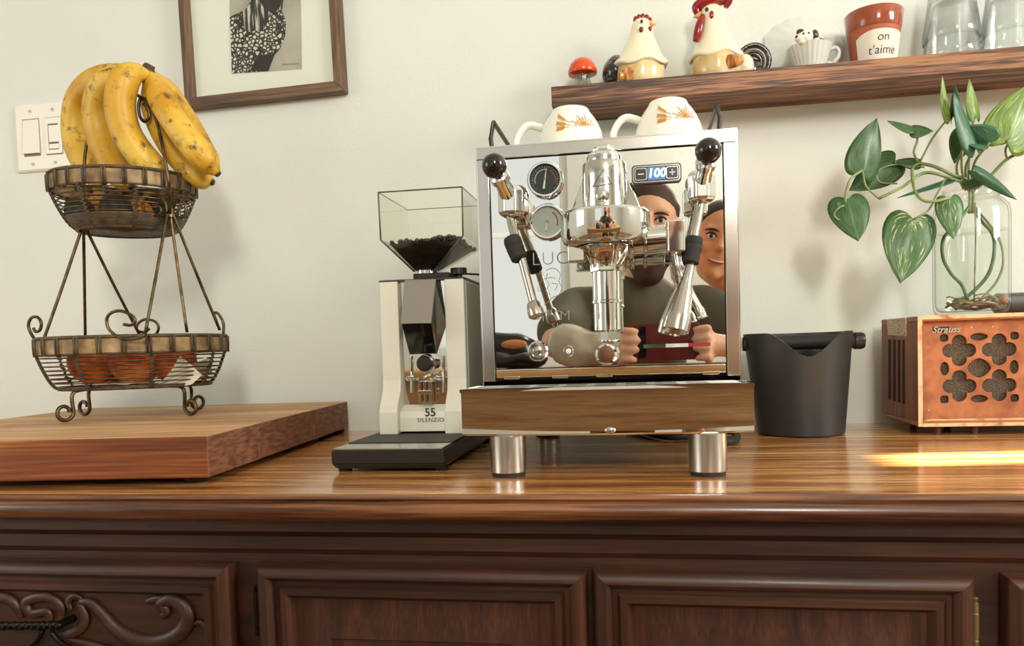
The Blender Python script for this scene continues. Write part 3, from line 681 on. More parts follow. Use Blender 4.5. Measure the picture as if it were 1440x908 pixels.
# dispensing chute
T = [P(569, 393, gy0-.004), P(613, 392, gy0-.004), P(606, 454, -.345), P(563, 455, -.345)]
Bk = [P(620, 480, gy0+.009), P(571, 482, gy0+.009), P(578, 497, gy0+.008), P(614, 497, gy0+.008)]
g = MB(); g.add([T[0], T[1], T[2], T[3], T[0]+Vector((0, .003, 0)), T[1]+Vector((0, .003, 0)), T[2]+Vector((0, .003, -.0008)), T[3]+Vector((0, .003, -.0008))], [(0, 1, 2, 3), (7, 6, 5, 4), (0, 4, 5, 1), (1, 5, 6, 2), (2, 6, 7, 3), (3, 7, 4, 0)])
ch = g.build('chute_cover', plain('satin_silver_plate', (176, 172, 168), 0.22, .9), gr, smooth=False, bevel=.0006)
a, b, c, d = T[3]+Vector((.0006, .0035, 0)), T[2]+Vector((-.0006, .0035, 0)), P(614, 497, gy0+.008), P(576, 498, gy0+.008)
e, f_ = T[0]+Vector((.001, .0035, 0)), T[1]+Vector((-.001, .0035, 0))
g = MB(); g.add([a, b, c, d, e, f_, P(612, 396, gy0+.0095), P(572, 396, gy0+.0095)], [(0, 1, 2, 3), (0, 4, 5, 1), (4, 7, 6, 5), (1, 5, 6, 2), (0, 3, 7, 4), (3, 2, 6, 7)])
g.build('chute_body', plain('chute_dark', (30, 26, 22), 0.15, .3, coat=.3), gr, smooth=False)
p = P(597, 511, gy0-.012); g = MB(); g.turn(p+Vector((0, .019, 0)), p+Vector((0, -.004, 0)), [(0, .008), (.010, .008), (.011, .0105), (.021, .0105), (.023, .008), (.0235, 0)], 24); kn = g.build('push_button', BLK, gr)
MB().turn(p+Vector((0, .020, 0)), p+Vector((0, .006, 0)), [(0, .0125), (.011, .0125), (.013, .011), (.013, 0)], 24).build('button_ring', CHR, gr)
# portafilter fork
g = MB()
for s in (-1, 1):
    q = [P(597+s*8, 533, gy0-.004), P(597+s*22, 534, gy0-.028), P(597+s*24, 531, gy0-.045), P(597+s*16, 529, gy0-.052)]
    g.tube(spline(q, 5), .0017, 8)
g.build('portafilter_fork', CHR, gr, angle=180)
for dx in (-7, 0, 7):
    u, v = P(598+dx, 536, gy0-.006), P(598+dx, 567, gy0-.014); MB().box(u.x-.0018, u.x+.0018, u.y-.003, u.y+.012, v.z, u.z).build('fork_bracket_bar', CHR, gr, smooth=False, bevel=.0006)
u, v = P(588, 549, gy0-.010), P(608, 554, gy0-.010); MB().box(u.x, v.x, u.y-.003, u.y+.006, v.z, u.z).build('fork_clamp', CHR, gr, smooth=False, bevel=.0006)
for px in (578, 623): MB().cyl(P(px, 500, gy0+.006), P(px, 552, gy0+.004), .0012, 8).build('guide_rod', CHR, gr)
# hopper
ACR = clear('clear_acrylic_hopper', (254, 254, 251), (110, 106, 94), 0.03, 0.3)
hy0, hy1 = -.328, -.195
hx0, hx1 = P(533, 300, hy0).x, P(651, 300, hy0).x; hz1 = P(600, 266, hy0).z; hzm = P(600, 334, hy0).z; hzb = .2475
ncx, ncy = P(600, 372, -.262).x, -.262
def ring(x0, x1, y0, y1, z): return [Vector((x0, y0, z)), Vector((x1, y0, z)), Vector((x1, y1, z)), Vector((x0, y1, z))]
g = MB(); g.loops([ring(ncx-.014, ncx+.014, ncy-.014, ncy+.014, hzb), ring(hx0+.001, hx1-.001, hy0, hy1, hzm), ring(hx0, hx1, hy0, hy1, hz1)], True)
hp_ = g.build('hopper', ACR, gr, smooth=False, solid=.0024)
EDG = plain('smoked_edge', (92, 88, 74), 0.15, coat=.4)
edges = [(ring(hx0, hx1, hy0, hy1, hz1)[i], ring(hx0, hx1, hy0, hy1, hz1)[(i+1) % 4]) for i in range(4)]+[((hx0, hy0, hz1), (hx0+.001, hy0, hzm)), ((hx1, hy0, hz1), (hx1-.001, hy0, hzm)), ((hx0+.001, hy0, hzm), (ncx-.014, ncy-.014, hzb)), ((hx1-.001, hy0, hzm), (ncx+.014, ncy-.014, hzb))]
for i, (u, v) in enumerate(edges): MB().cyl(u, v, .0011 if i in (0, 4, 5, 6, 7) else .0006, 6).build('hopper_edge', EDG, hp_, angle=180)
# beans: a filled funnel with loose beans on top
BEAN = two_tone('roasted_coffee_bean', (30, 20, 14), (58, 40, 28), 120, 0.35, 0.65, 0.35, bmp=.6)
t = .42; zz = lerp(hzb, hzm, .86)
def fr(t): return [Vector(p).lerp(Vector(q), t) for p, q in zip(ring(ncx-.0125, ncx+.0125, ncy-.0125, ncy+.0125, hzb+.001), ring(hx0+.005, hx1-.005, hy0+.004, hy1-.004, hzm+.002))]
rows = [fr(0), fr(.3), fr(.6), fr(.84)]
g = MB(); g.loops(rows, True, True, True); bb = g.build('bean_fill', BEAN, gr, smooth=False); bb['kind'] = 'stuff'
g = MB(); random.seed(3); lo = fr(.86)
for i in range(220):
    u, v = random.random(), random.random(); p = lo[0].lerp(lo[1], u).lerp(lo[3].lerp(lo[2], u), v)
    h = .010*math.exp(-((u-.78)/.25)**2-((v-.5)/.5)**2)
    g.ell(p+Vector((0, 0, random.uniform(-.001, .003)+h*random.random())), (.0048, .0034, .003), 7, 5, Matrix.Rotation(random.uniform(0, 6), 3, (random.random(), random.random(), 1)))
bb = g.build('loose_beans', BEAN, gr, angle=180); bb['kind'] = 'stuff'
MB().turn((ncx, ncy, gz1+.008), (ncx, ncy, hzb+.001), [(0, .019), (.004, .019), (.005, .016), (.009, .016)], 24).build('hopper_neck', CHR, gr)
u, v = P(581, 392, -.30), P(631, 384, -.30); MB().box(u.x, v.x, -.30, -.215, gz1+.002, gz1+.0105).build('burr_collar', BLK, gr, smooth=False, bevel=.001)
p = P(645, 380, -.255); g = MB(); g.turn((p.x, p.y, gz1+.003), (p.x, p.y, gz1+.020), [(0, .006), (.002, .009), (.004, .005), (.007, .005), (.008, .0115), (.0165, .0115), (.017, 0)], 20); g.build('adjust_knob', BLK, gr)
MB().cyl((p.x+.008, p.y, gz1+.0115), (p.x+.05, p.y+.03, gz1+.010), .0013, 8).build('locking_rod', IRON, gr)

# ------------------------------------------------------------------ espresso machine
ex0, ex1, ezt = -.1796, .111, .369
em = thing('espresso_machine', 'mirror polished espresso machine with brew group, two wands and drip tray', 'espresso machine', ((ex0+ex1)/2, -.25, 0))
GRY = plain('steel_case', (206, 206, 200), 0.12, 1.0)
# case: two side plates, top, back and front frame
for a, b in ((ex0, ex0+.0012), (ex1-.0012, ex1)): MB().box(a, b, YM-.001, -.085, .085, ezt-.0008).build('side_panel', GRY, em, smooth=False)
MB().box(ex0+.0013, ex1-.0013, YM-.001, -.085, ezt-.0015, ezt).build('top_panel', GRY, em, smooth=False)
MB().box(ex0+.0013, ex1-.0013, -.0862, -.085, .085, ezt-.0016).build('rear_panel', GRY, em, smooth=False)
MB().box(ex0+.0013, ex1-.0013, YM, -.0865, .060, .0850).build('chassis', BLK, em, smooth=False)
fw = .0150
for nm, bx in (('front_frame', (ex0+.0013, ex0+fw, .100, ezt-fw)), ('front_frame', (ex1-fw, ex1-.0013, .100, ezt-fw)), ('front_frame', (ex0+.0013, ex1-.0013, ezt-fw+.0002, ezt-.0016))):
    MB().box(bx[0], bx[1], YM-.0025, YM+.001, bx[2], bx[3]).build(nm, SAT, em, smooth=False, bevel=.0008)
px0, px1, pz0, pz1 = ex0+fw+.0012, ex1-fw-.0012, .1145, ezt-fw-.0012
MB().box(px0, px1, YM, YM+.002, pz0, pz1).build('mirror_panel', MIR, em, smooth=False)
MB().box(px0-.001, px1+.001, YM+.0021, YM+.004, pz0-.002, pz1+.001).build('panel_seal', BLK, em, smooth=False)
MB().box(px0, px1, YM-.0015, YM+.003, .1035, .1135).build('lower_rail', CHR, em, smooth=False, bevel=.001)
for px in (720, 788, 850, 1000): 
    p = P(px, 524, YM-.003); MB().box(p.x-.009, p.x+.009, YM-.006, YM-.0016, .102, .1055).build('tray_latch', CHR, em, smooth=False, bevel=.0005)
# cup rails
for s, px in ((-1, 691), (1, 1011)):
    q = [P(692, 206, -.42), P(690, 195, -.42), P(694, 172, -.42)] if s < 0 else [P(1011, 181, -.42), P(1012.5, 165, -.42), P(1008, 149, -.42)]
    q[0].z = ezt-.001
    e = q[2]+Vector((0, .30, 0)); MB().tube(q+[e, Vector((q[0].x, e.y, ezt-.001))], .0027, 8).build('cup_rail', plain('black_rail_wire', (44, 41, 34), 0.3, .4), em, angle=60)
# drip tray
tx0, tx1, ty, tz0, tz1 = -.1898, .1140, -.51, .0450, .0955
n = 24
rows = []
for z, dy in ((tz0, .0015), (tz0+.002, 0), (tz1-.003, 0), (tz1, .002)):
    rows.append([Vector((lerp(tx0, tx1, i/n), ty+dy+.009*(2*i/n-1)**2, z)) for i in range(n+1)])
full = []
for r_ in rows: full.append(r_+[Vector((tx1, YM-.004, r_[0].z)), Vector((tx0, YM-.004, r_[0].z))])
g = MB(); g.loops(full, True, True, False); tr = g.build('drip_tray', MIR, em, angle=30)
rimw = .004
g = MB()
for (a, b, c, d) in ((tx0, tx1, ty+.003, ty+.008), (tx0, tx0+rimw, ty+.008, YM-.004), (tx1-rimw, tx1, ty+.008, YM-.004), (tx0, tx1, YM-.008, YM-.0042)): g.box(a, b, c, d, tz1-.004, tz1)
g.build('tray_rim', CHR, tr, smooth=False)
gp = MB(); gp.box(tx0+rimw+.001, tx1-rimw-.001, ty+.009, YM-.009, tz1-.005, tz1-.0025); gp.build('tray_plate', STL, tr, smooth=False)
for i in range(7):
    for j in range(3):
        x = lerp(tx0+.05, tx1-.05, i/6); y_ = lerp(ty+.02, YM-.022, j/2); MB().box(x-.012, x+.012, y_-.002, y_+.002, tz1-.0030, tz1-.0022).build('drain_slot', BLK, tr, smooth=False)
lb = P(858, 605, ty); MB().ell((lb.x, ty+.001, lb.z), (.006, .003, .004)).build('tray_catch', SAT, tr)
# feet
for (x, y_) in ((-.1425, -.488), (.0685, -.488), (-.1425, -.12), (.0685, -.12)):
    zb_ = .045 if y_ < -.4 else .060
    f1 = MB().turn((x, y_, .004), (x, y_, zb_), [(0, 0), (0, .0185), (.001, .0195), (zb_-.005, .0195), (zb_-.004, .0185), (zb_-.004, 0)], 32).build('foot', STL, em)
    MB().turn((x, y_, 0), (x, y_, .0042), [(0, 0), (0, .0182), (.0042, .0182), (.0042, 0)], 32).build('foot_pad', BLR, f1)
MB().box(ex0+.02, ex1-.02, YM+.002, -.10, .047, .0598).build('water_pan', BLK, em, smooth=False)
# gauges
def gauge(px, py, r, red, face=(64, 66, 66)):
    c = P(px, py, YM); g = MB(); g.turn(c+Vector((0, .0, 0)), c+Vector((0, -.012, 0)), [(0, r), (.008, r), (.011, r-.0015), (.011, r-.003), (.0075, r-.0035)], 40)
    o = g.build('gauge_bezel', CHR, em)
    MB().turn(c+Vector((0, -.001, 0)), c+Vector((0, -.008, 0)), [(.005, r-.0032), (.0062, r-.0032), (.0062, 0)], 40).build('gauge_dial', plain('dial_%d' % face[0], face, 0.5), o)
    for k_ in range(25):
        a = R(225-270*k_/24); rr = r-.0050; L_ = .0022 if k_ % 4 == 0 else .0012
        p1 = c+Vector((rr*math.cos(a), -.0075, rr*math.sin(a))); p2 = c+Vector(((rr-L_)*math.cos(a), -.0075, (rr-L_)*math.sin(a)))
        MB().tube([p1, p2], .00025, 4).build('dial_mark', plain('dial_white', (225, 222, 212), 0.6), o)
    def arc(a0, a1, rr, mat, w):
        MB().tube([c+Vector((rr*math.cos(R(lerp(a0, a1, i/14))), -.0073, rr*math.sin(R(lerp(a0, a1, i/14))))) for i in range(15)], w, 5).build('dial_arc', mat, o, angle=180)
    arc(60, -25, r-.0088, plain('dial_red', (196, 92, 88), 0.6), .0008); arc(200, 80, r-.0088, MATS['dial_white'], .0005)
    tip = c+Vector((.002, -.009, r*.62)); tl = c+Vector((-.0016, -.009, -r*.5))
    MB().tube([tl, c+Vector((0, -.009, 0)), tip], [.0014, .0009, .0004], 6).build('needle', MATS['dial_white'], o)
    MB().cyl(c+Vector((0, -.0078, 0)), c+Vector((0, -.0098, 0)), .0016, 12).build('needle_hub', BRASS, o)
    MB().turn(c+Vector((0, -.0098, 0)), c+Vector((0, -.0106, 0)), [(0, 0), (0, r-.0028), (.0006, r-.0028), (.0006, 0)], 36).build('gauge_glass', clear('gauge_glass', (240, 242, 240), (200, 204, 202), red, 0.2, .01), o)
gauge(767.5, 254.5, .0203, .0); gauge(771, 313, .0203, .2, (206, 208, 200))  # second gauge: pale face colour stands in for light reflected off its glass
# temperature display
c = P(923, 245, YM); X_ = Vector((1, 0, 0))
def rrect(w, h, r_, n_=5):
    out = []
    for (sx_, sz_, a0) in ((1, 1, 0), (-1, 1, 90), (-1, -1, 180), (1, -1, 270)):
        for i in range(n_+1):
            a = R(a0+90*i/n_); out.append((sx_*(w-r_)+r_*math.cos(a), sz_*(h-r_)+r_*math.sin(a)))
    return out
def plate(cx_, cz_, w, h, r_, y0_, y1_, nm, mat, par):
    g = MB(); g.prism([(cx_+a, cz_+b) for a, b in rrect(w, h, r_)], y0_, y1_); return g.build(nm, mat, par, smooth=False)
dsp = plate(c.x, c.z, .0270, .0103, .004, YM-.004, YM, 'display_bezel', plain('display_black', (34, 34, 34), 0.25), em)
plate(c.x, c.z, .0256, .0089, .0034, YM-.0046, YM-.0038, 'display_rim', SAT, dsp); plate(c.x, c.z, .0247, .0080, .003, YM-.0050, YM-.0044, 'display_face', MATS['display_black'], dsp)
for dx, ch_ in ((-.0170, '\u2212'), (.0170, '+')):
    plate(c.x+dx, c.z, .0066, .0066, .002, YM-.0054, YM-.0048, 'key_rim', SAT, dsp); kb = plate(c.x+dx, c.z, .0057, .0057, .0016, YM-.0058, YM-.0050, 'key', MATS['display_black'], dsp)
    WHT = plain('white_print', (236, 236, 228), 0.5)
    MB().box(c.x+dx-.0032, c.x+dx+.0032, YM-.0061, YM-.0057, c.z-.0005, c.z+.0005).build('key_sign', WHT, dsp, smooth=False)
    if ch_ == '+': MB().box(c.x+dx-.0005, c.x+dx+.0005, YM-.0061, YM-.0057, c.z-.0032, c.z+.0032).build('key_sign', WHT, dsp, smooth=False)
plate(c.x, c.z, .0098, .0070, .0012, YM-.0054, YM-.0048, 'screen', plain('lit_blue_screen', (70, 110, 160), 0.2, emit=.55), dsp)
text('temperature_digits', '100', .0135, plain('digit_white', (250, 252, 255), 0.4, emit=1.6), dsp, (c.x, YM-.0056, c.z), (1, 0, 0), (0, 0, 1), .0002, .15, bold=.0003)
# etched marks on the panel
ETC = plain('etched_outline', (150, 150, 142), 0.45, .6)
text('etched_name', 'LUCCA', .0215, ETC, em, P(793, 363, YM-.0004), (1, 0, 0), (0, 0, 1), .00015, bold=-.0004, spacing=1.1)
for ch_, ex_, ey_, sz_ in (('T', 764, 446, .0165), ('E', 784, 444, .0165), ('M', 794.5, 444, .0165), ('SU', 784, 459.5, .0120)): text('etched_letter', ch_, sz_, ETC, em, P(ex_, ey_, YM-.0004), (1, 0, 0), (0, 0, 1), .00015, bold=-.0003)
def etch(pts, r=.00035): MB().tube(spline([P(a, b, YM-.0003) for a, b in pts], 5), r, 5).build('etched_emblem', ETC, em, angle=180)
etch([(768, 380), (775, 377), (783, 379), (788, 386), (786, 396), (790, 404), (786, 414), (777, 418), (771, 424), (765, 428)])
etch([(758, 398), (766, 392), (776, 390), (782, 392)]); etch([(770, 384), (768, 392), (772, 400), (768, 408), (774, 414)]); etch([(756, 402), (757, 408), (762, 410)]); etch([(776, 398), (784, 400), (780, 408)])
for a, b, col in ((905, 936, (58, 84, 58)), (936, 968, (226, 224, 214)), (968, 999, (150, 36, 40))):
    u, v = P(a, 489.5-(a-905)*.035, YM-.0006), P(b, 484.5-(b-905)*.035, YM-.0006); MB().box(u.x, v.x, YM-.0007, YM-.0001, u.z, v.z).build('flag_stripe', plain('flag_%d' % col[0], col, 0.4), em, smooth=False)
# power switch and lamp
for px, r_, nm in ((757, .0118, 'power_switch'), (800, .0062, 'pilot_lamp')):
    c = P(px, 493.5, YM); o = MB().turn(c, c+Vector((0, -.006, 0)), [(0, r_), (.004, r_), (.0055, r_*.85), (.0055, r_*.62), (.004, r_*.6), (.004, 0)], 28).build(nm, CHR, em)
    MB().turn(c+Vector((0, -.003, 0)), c+Vector((0, -.006, 0)), [(0, r_*.5), (.002, r_*.5), (.003, r_*.3), (.003, 0)], 20).build('button', SAT if r_ > .01 else plain('clear_lamp', (235, 232, 222), .15), o)
# brew group
ga = -.484; gc = P(851, 300, ga); GX = gc.x
def gz(py): return P(851, py, ga).z
z = gz
s_ = (-CAM.y+ga)/F   # metres per pixel at the group
prof = [(0, z(205)), (.010, z(205)), (.012, z(208)), (.012, z(214)), (.0085, z(216)), (.0085, z(219)), (.0175, z(220)), (.0180, z(222)), (.0180, z(228)), (.0215, z(230)), (.0228, z(233)), (.0232, z(250)), (.0236, z(296)), (.0236, z(300)), (0, z(300))]
MB().lathe(prof[6:], 40, (GX, ga, 0)).build('group_bell', plain('satin_chrome', (206, 204, 198), .16, 1.0), em)
for pr_, sd, nm in (([(0, z(204)), (.0095, z(204)), (.0115, z(207)), (.0115, z(213)), (.0095, z(216)), (0, z(216))], 6, 'bell_cap'), ([(0, z(214)), (.0155, z(214)), (.0175, z(217)), (.0175, z(229)), (0, z(229))], 6, 'bell_nut')): MB().lathe(pr_, sd, (GX, ga, 0)).build(nm, CHR, em, smooth=False, bevel=.0012)
MB().lathe([(0, z(297)), (.040, z(297)), (.0445, z(299)), (.0468, z(303)), (.0470, z(335)), (.0450, z(341)), (.0410, z(344)), (.034, z(346)), (.034, z(340)), (0, z(340))], 56, (GX, ga, 0)).build('group_ring', CHR, em)
MB().lathe([(0, z(341)), (.0300, z(341)), (.0300, z(347)), (.0235, z(352)), (.0190, z(362)), (.0165, z(372)), (.0165, z(376)), (0, z(376))], 40, (GX, ga, 0)).build('group_neck', plain('polished_bronze_steel', (206, 196, 180), 0.08, 1.0), em)
MB().lathe([(0, z(370)), (.0165, z(370)), (.0172, z(372)), (.0172, z(381)), (.0165, z(383)), (0, z(383))], 6, (GX, ga, 0)).build('chamber_nut', CHR, em, smooth=False, bevel=.001)
MB().lathe([(0, z(383)), (.0152, z(383)), (.0152, z(422)), (.0162, z(423)), (.0162, z(426)), (.0145, z(427)), (.0145, z(464)), (.0125, z(467)), (0, z(467))], 36, (GX, ga, 0)).build('infusion_chamber', CHR, em)
MB().lathe([(0, z(466)), (.0108, z(466)), (.0108, z(478)), (.0085, z(480)), (.0070, z(490)), (.0070, z(494)), (0, z(494))], 8, (GX, ga, 0)).build('drain_nipple', CHR, em, smooth=True, angle=25)
c = P(853, 498, ga); MB().turn(c+Vector((0, .018, 0)), c+Vector((0, -.011, 0)), [(0, .006), (.012, .0075), (.016, .0115), (.027, .0115), (.029, .009), (.029, 0)], 28).build('drain_knob', CHR, em)
# group throat to the panel and wings
MB().cyl((GX, YM-.001, z(285)), (GX, ga+.01, z(285)), .026, 36).build('group_flange', CHR, em)
MB().turn((GX, YM-.0005, z(285)), (GX, YM-.007, z(285)), [(0, .036), (.004, .036), (.0065, .033), (.0065, 0)], 40).build('flange_plate', CHR, em)
for s in (-1, 1):
    g = MB(); g.hexa([(GX+s*.020, ga-.004, z(298)), (GX+s*.038, ga+.004, z(298)), (GX+s*.038, ga+.02, z(298)), (GX+s*.020, ga+.02, z(298))], [(GX+s*.019, ga, z(243)), (GX+s*.024, ga+.004, z(252)), (GX+s*.024, ga+.02, z(252)), (GX+s*.019, ga+.02, z(243))]); g.build('group_wing', CHR, em, smooth=False, bevel=.0015)
p = P(848, 275, ga-.0225); MB().turn(p+Vector((0, .002, 0)), p+Vector((0, -.003, 0)), [(0, .0068), (.003, .0068), (.0045, .004), (.005, 0)], 20).build('bell_screw', CHR, em)
tri = [P(833, 262, ga-.0236), P(848.5, 238, ga-.0236), P(860, 258, ga-.0236)]
ETD = plain('etched_dark', (120, 118, 110), 0.4, .7)
for i in range(3):
    # follow the curve of the bell
    u, v = tri[i], tri[(i+1) % 3]; pts = []
    for k_ in range(7):
        w_ = u.lerp(v, k_/6); dx = w_.x-GX; pts.append(Vector((w_.x, ga-math.sqrt(max(0, .0236**2-dx*dx))-.0001, w_.z)))
    MB().tube(pts, .0004, 5).build('etched_triangle', ETD, em, angle=180)
tc = P(848, 253, ga-.0237); text('etched_group_mark', 'E61', .0062, ETD, em, (tc.x, ga-.0240, tc.z), (1, 0, 0), (0, 0, 1), .0001)
# lever assembly to the right of the group
ax = ga-.004
for a, b, r_, nm, sd in ((862, 884, .0145, 'lever_bore', 28), (884, 890, .0175, 'lever_collar', 28), (890, 905, .0135, 'lever_sleeve', 28), (905, 909, .0165, 'lever_collar', 28), (909, 937, .0150, 'lever_housing', 28)):
    u, v = P(a, 342-(a-880)*.10, ax), P(b, 342-(b-880)*.10, ax); MB().turn(u, v, [(0, 0), (0, r_-.001), (.001, r_), ((v-u).length-.001, r_), ((v-u).length, r_-.001), ((v-u).length, 0)], sd).build(nm, CHR, em)
u = P(950, 334, ax); MB().box(u.x-.0092, u.x+.0092, ax-.0165, ax+.0165, P(950, 357, ax).z, P(950, 311, ax).z).build('lever_block', CHR, em, smooth=False, bevel=.0022)
g = MB(); g.tube(spline([P(954, 352, ax), P(960, 380, ax-.004), P(970, 410, ax-.008), P(984, 436, ax-.012), P(988, 447, ax-.013)], 6), [.006]*6+[.0045]*6+[.0042]*6+[.005]*6+[.006], 12); g.build('brew_lever', CHR, em, angle=180)
q = [P(880, 346, ga-.02), P(878, 356, ga-.022), P(868, 374, ga-.02)]; MB().tube(spline(q, 4), .003, 8).build('group_bail', CHR, em, angle=180)
q = P(812, 357, ga); MB().box(q.x-.010, q.x+.008, ga-.006, ga+.010, q.z-.0085, q.z+.0085).build('group_lug', CHR, em, smooth=False, bevel=.0015)
# steam and hot-water valves
def valve(ball, body, r_ball, nm):
    B_ = P(*ball); V_ = P(*body); d = (B_-V_).normalized()
    k_ = MB(); k_.ell(B_, r_ball, 28, 18); kb = k_.build(nm+'_knob', BLG, em, angle=180)
    L_ = (B_-V_).length
    MB().turn(V_, B_, [(0, .0125), (.006, .0125), (.008, .0095), (L_-.022, .008), (L_-.020, .0105), (L_-.013, .0105), (L_-.010, .007), (L_-.004, .0065)], 20).build(nm+'_stem', CHR, em)
    MB().turn(V_, (V_.x, YM, V_.z), [(0, .009), (V_.y*-1+YM-.004, .009), (V_.y*-1+YM-.003, .013), (V_.y*-1+YM, .013)], 20).build(nm+'_spigot', CHR, em)
    g = MB(); g.lathe([(0, .016), (.010, .016), (.0135, .013), (.0150, .010), (.0150, -.012), (.0135, -.015), (.009, -.017), (0, -.017)], 8, V_, a0=R(22.5)); g.build(nm+'_body', CHR, em, smooth=False, bevel=.0015)
    return V_
V1 = valve((695, 233, -.512), (719, 283, -.474), .0131, 'steam')
def wand(pts, r_, nm): return MB().tube(spline([P(*p) for p in pts], 6), r_, 16).build(nm, SAT, em, angle=180)
wand([(717, 298, -.474), (719, 312, -.482), (724, 330, -.490), (729, 346, -.494)], .0048, 'steam_pipe')
wand([(727, 340, -.493), (737, 376, -.500), (748, 418, -.508), (752, 434, -.511)], .0045, 'steam_wand')
u, v = P(719, 334, -.491), P(731, 366, -.499); L_ = (v-u).length
MB().turn(u, v, [(0, .006), (.001, .0088), (.004, .0096), (.010, .0096), (.011, .0090), (.013, .0096), (L_-.002, .0086), (L_, .006), (L_, 0)], 24).build('steam_grip', BLR, em)
u, v = P(749, 424, -.509), P(756, 448, -.513); L_ = (v-u).length
MB().turn(u, v, [(0, .0050), (.002, .0068), (.010, .0085), (.016, .0085), (L_-.001, .0055), (L_, .003), (L_, 0)], 24).build('steam_tip', SAT, em)
V2 = valve((996, 212, -.512), (986, 262, -.474), .0131, 'water')
wand([(985, 280, -.474), (981, 305, -.482), (976, 330, -.490), (973, 350, -.494)], .0050, 'water_pipe')
u, v = P(977, 334, -.491), P(971, 371, -.499); L_ = (v-u).length
MB().turn(u, v, [(0, .006), (.001, .0085), (.008, .0090), (.009, .0084), (.011, .0092), (.014, .0092), (.016, .0084), (L_-.001, .0080), (L_, .006), (L_, 0)], 24).build('water_grip', BLR, em)
u, v = P(972, 366, -.498), P(949, 466, -.512); L_ = (v-u).length
MB().turn(u, v, [(0, .0035), (.002, .0050), (.022, .0056), (L_*.45, .0085), (L_-.018, .0128), (L_-.016, .0134), (L_-.001, .0138), (L_, .0125), (L_-.004, .010)], 28).build('water_spout', SAT, em)
# cord and grey side part near the counter
cd_ = MB().tube(spline([PZ(1005, 622, .006), PZ(1030, 620, .006), PZ(1036, 612, .006), PZ(1020, 606, .006), (.04, -.2, .006), (-.02, -.06, .006)], 6), .0052, 10); cd_.build('power_cord', BLR, em, angle=180)
MB().box(ex1+.0003, ex1+.009, -.36, -.30, .100, .150).build('side_bracket', plain('grey_blue_plastic', (150, 156, 160), 0.4), em, smooth=False, bevel=.001)

# ------------------------------------------------------------------ milk-glass cups on the machine
MILK = plain('white_milk_glass', (240, 237, 222), 0.12, coat=.3, sss=.15)
GOLD = plain('gold_wheat_print', (206, 152, 70), 0.35)
def cup(px, py, y, label, hx):
    c = P(px, py, y); c.z = ezt+.0003
    o = thing('cup', label, 'cup', c, 'upturned cups on the espresso machine')
    pr = [(.0470, 0), (.0475, .001), (.0468, .012), (.0450, .026), (.0412, .040), (.0360, .052), (.0305, .061), (.0265, .066), (.0248, .069), (.0238, .0715), (.0215, .0730), (.0195, .0725), (0, .0710)]
    inner = [(max(0, a-.0025), b-.0025 if b > .003 else 0) for a, b in reversed(pr)]
    g = MB(); g.lathe(pr+inner, 40, c); g.build('bowl', MILK, o, angle=60)
    d = Vector((-math.cos(R(12)), -math.sin(R(12)), 0)) if hx < 0 else Vector((1, 0, 0))
    pts = [c+d*.036+ZV*.050, c+d*.052+ZV*.054, c+d*.062+ZV*.049, c+d*.070+ZV*.034, c+d*.067+ZV*.018, c+d*.046+ZV*.012]
    MB().tube(spline(pts, 5), .0038, 10, flat=1.4).build('handle', MILK, o, angle=180)
    # wheat ears printed on the side facing the room
    def on(a, zz):
        rr = 0
        for (r0, z0_), (r1, z1_) in zip(pr, pr[1:]):
            if z0_ <= zz <= z1_ and z1_ > z0_: rr = lerp(r0, r1, (zz-z0_)/(z1_-z0_)); break
        return c+Vector((math.sin(a)*(rr+.0004), -math.cos(a)*(rr+.0004), zz))
    a00 = R(8)
    for (a0_, z0_, a1_, z1_) in ((-.10, .046, -.52, .058), (-.06, .042, -.50, .047), (-.12, .040, -.46, .039)):
        for k_ in range(9):
            t_ = k_/8; a_ = lerp(a0_, a1_, t_); zz = lerp(z0_, z1_, t_)
            if t_ > .3:
                for s in (-1, 1): MB().tube([on(a00+a_, zz), on(a00+a_-.05, zz+s*.0032)], [.0009, .0003], 5).build('wheat_grain', GOLD, o)
        MB().tube([on(a00+lerp(a0_, a1_, i/5), lerp(z0_, z1_, i/5)) for i in range(6)], .0004, 5).build('wheat_stalk', GOLD, o)
    for k_ in range(9):
        an = R(20+160*k_/8); L_ = .016+.006*(k_ % 2); base = (a00+.42, .042)
        MB().tube([on(base[0]+math.cos(an)*L_*i/5/.040, base[1]+math.sin(an)*L_*.8*i/5) for i in range(6)], [.0006]*5+[.0002], 5).build('wheat_awn', GOLD, o)
    for k_ in range(5):
        MB().tube([on(a00+.0+.09*k_*.8, .041+.003*k_), on(a00+.12+.09*k_*.8, .043+.002*k_)], .0004, 5).build('wheat_stalk', GOLD, o)
    return o
cup(803, 195, -.30, 'white wheat-print cup upside down on the machine, nearer the grinder', -1)
cup(940, 186, -.30, 'white wheat-print cup upside down on the machine, under the hen jar', -1)
# ------------------------------------------------------------------ shelf
SHW = wood('stained_shelf_wood', (52, 30, 18), (112, 70, 42), (158, 108, 68), 'x', 2.0, 0.5, contrast=1.9, bmp=0.35)
YS = -.098; sl_ = P(775, 122, YS); ZS = .541
sh = thing('wall_shelf', 'dark stained thick wooden shelf on the wall holding ornaments', 'shelf', (.3, 0, .511))
MB().box(sl_.x, .95, YS, -.0005, .511, ZS).build('shelf_board', SHW, sh, smooth=False, bevel=.0012)
ys = -.052
def sx(px): return P(px, 100, ys).x
def on_shelf(px, y=ys): return Vector((P(px, 95, y).x, y, ZS+.0002))
K = (1.31+ys)/F*1.0
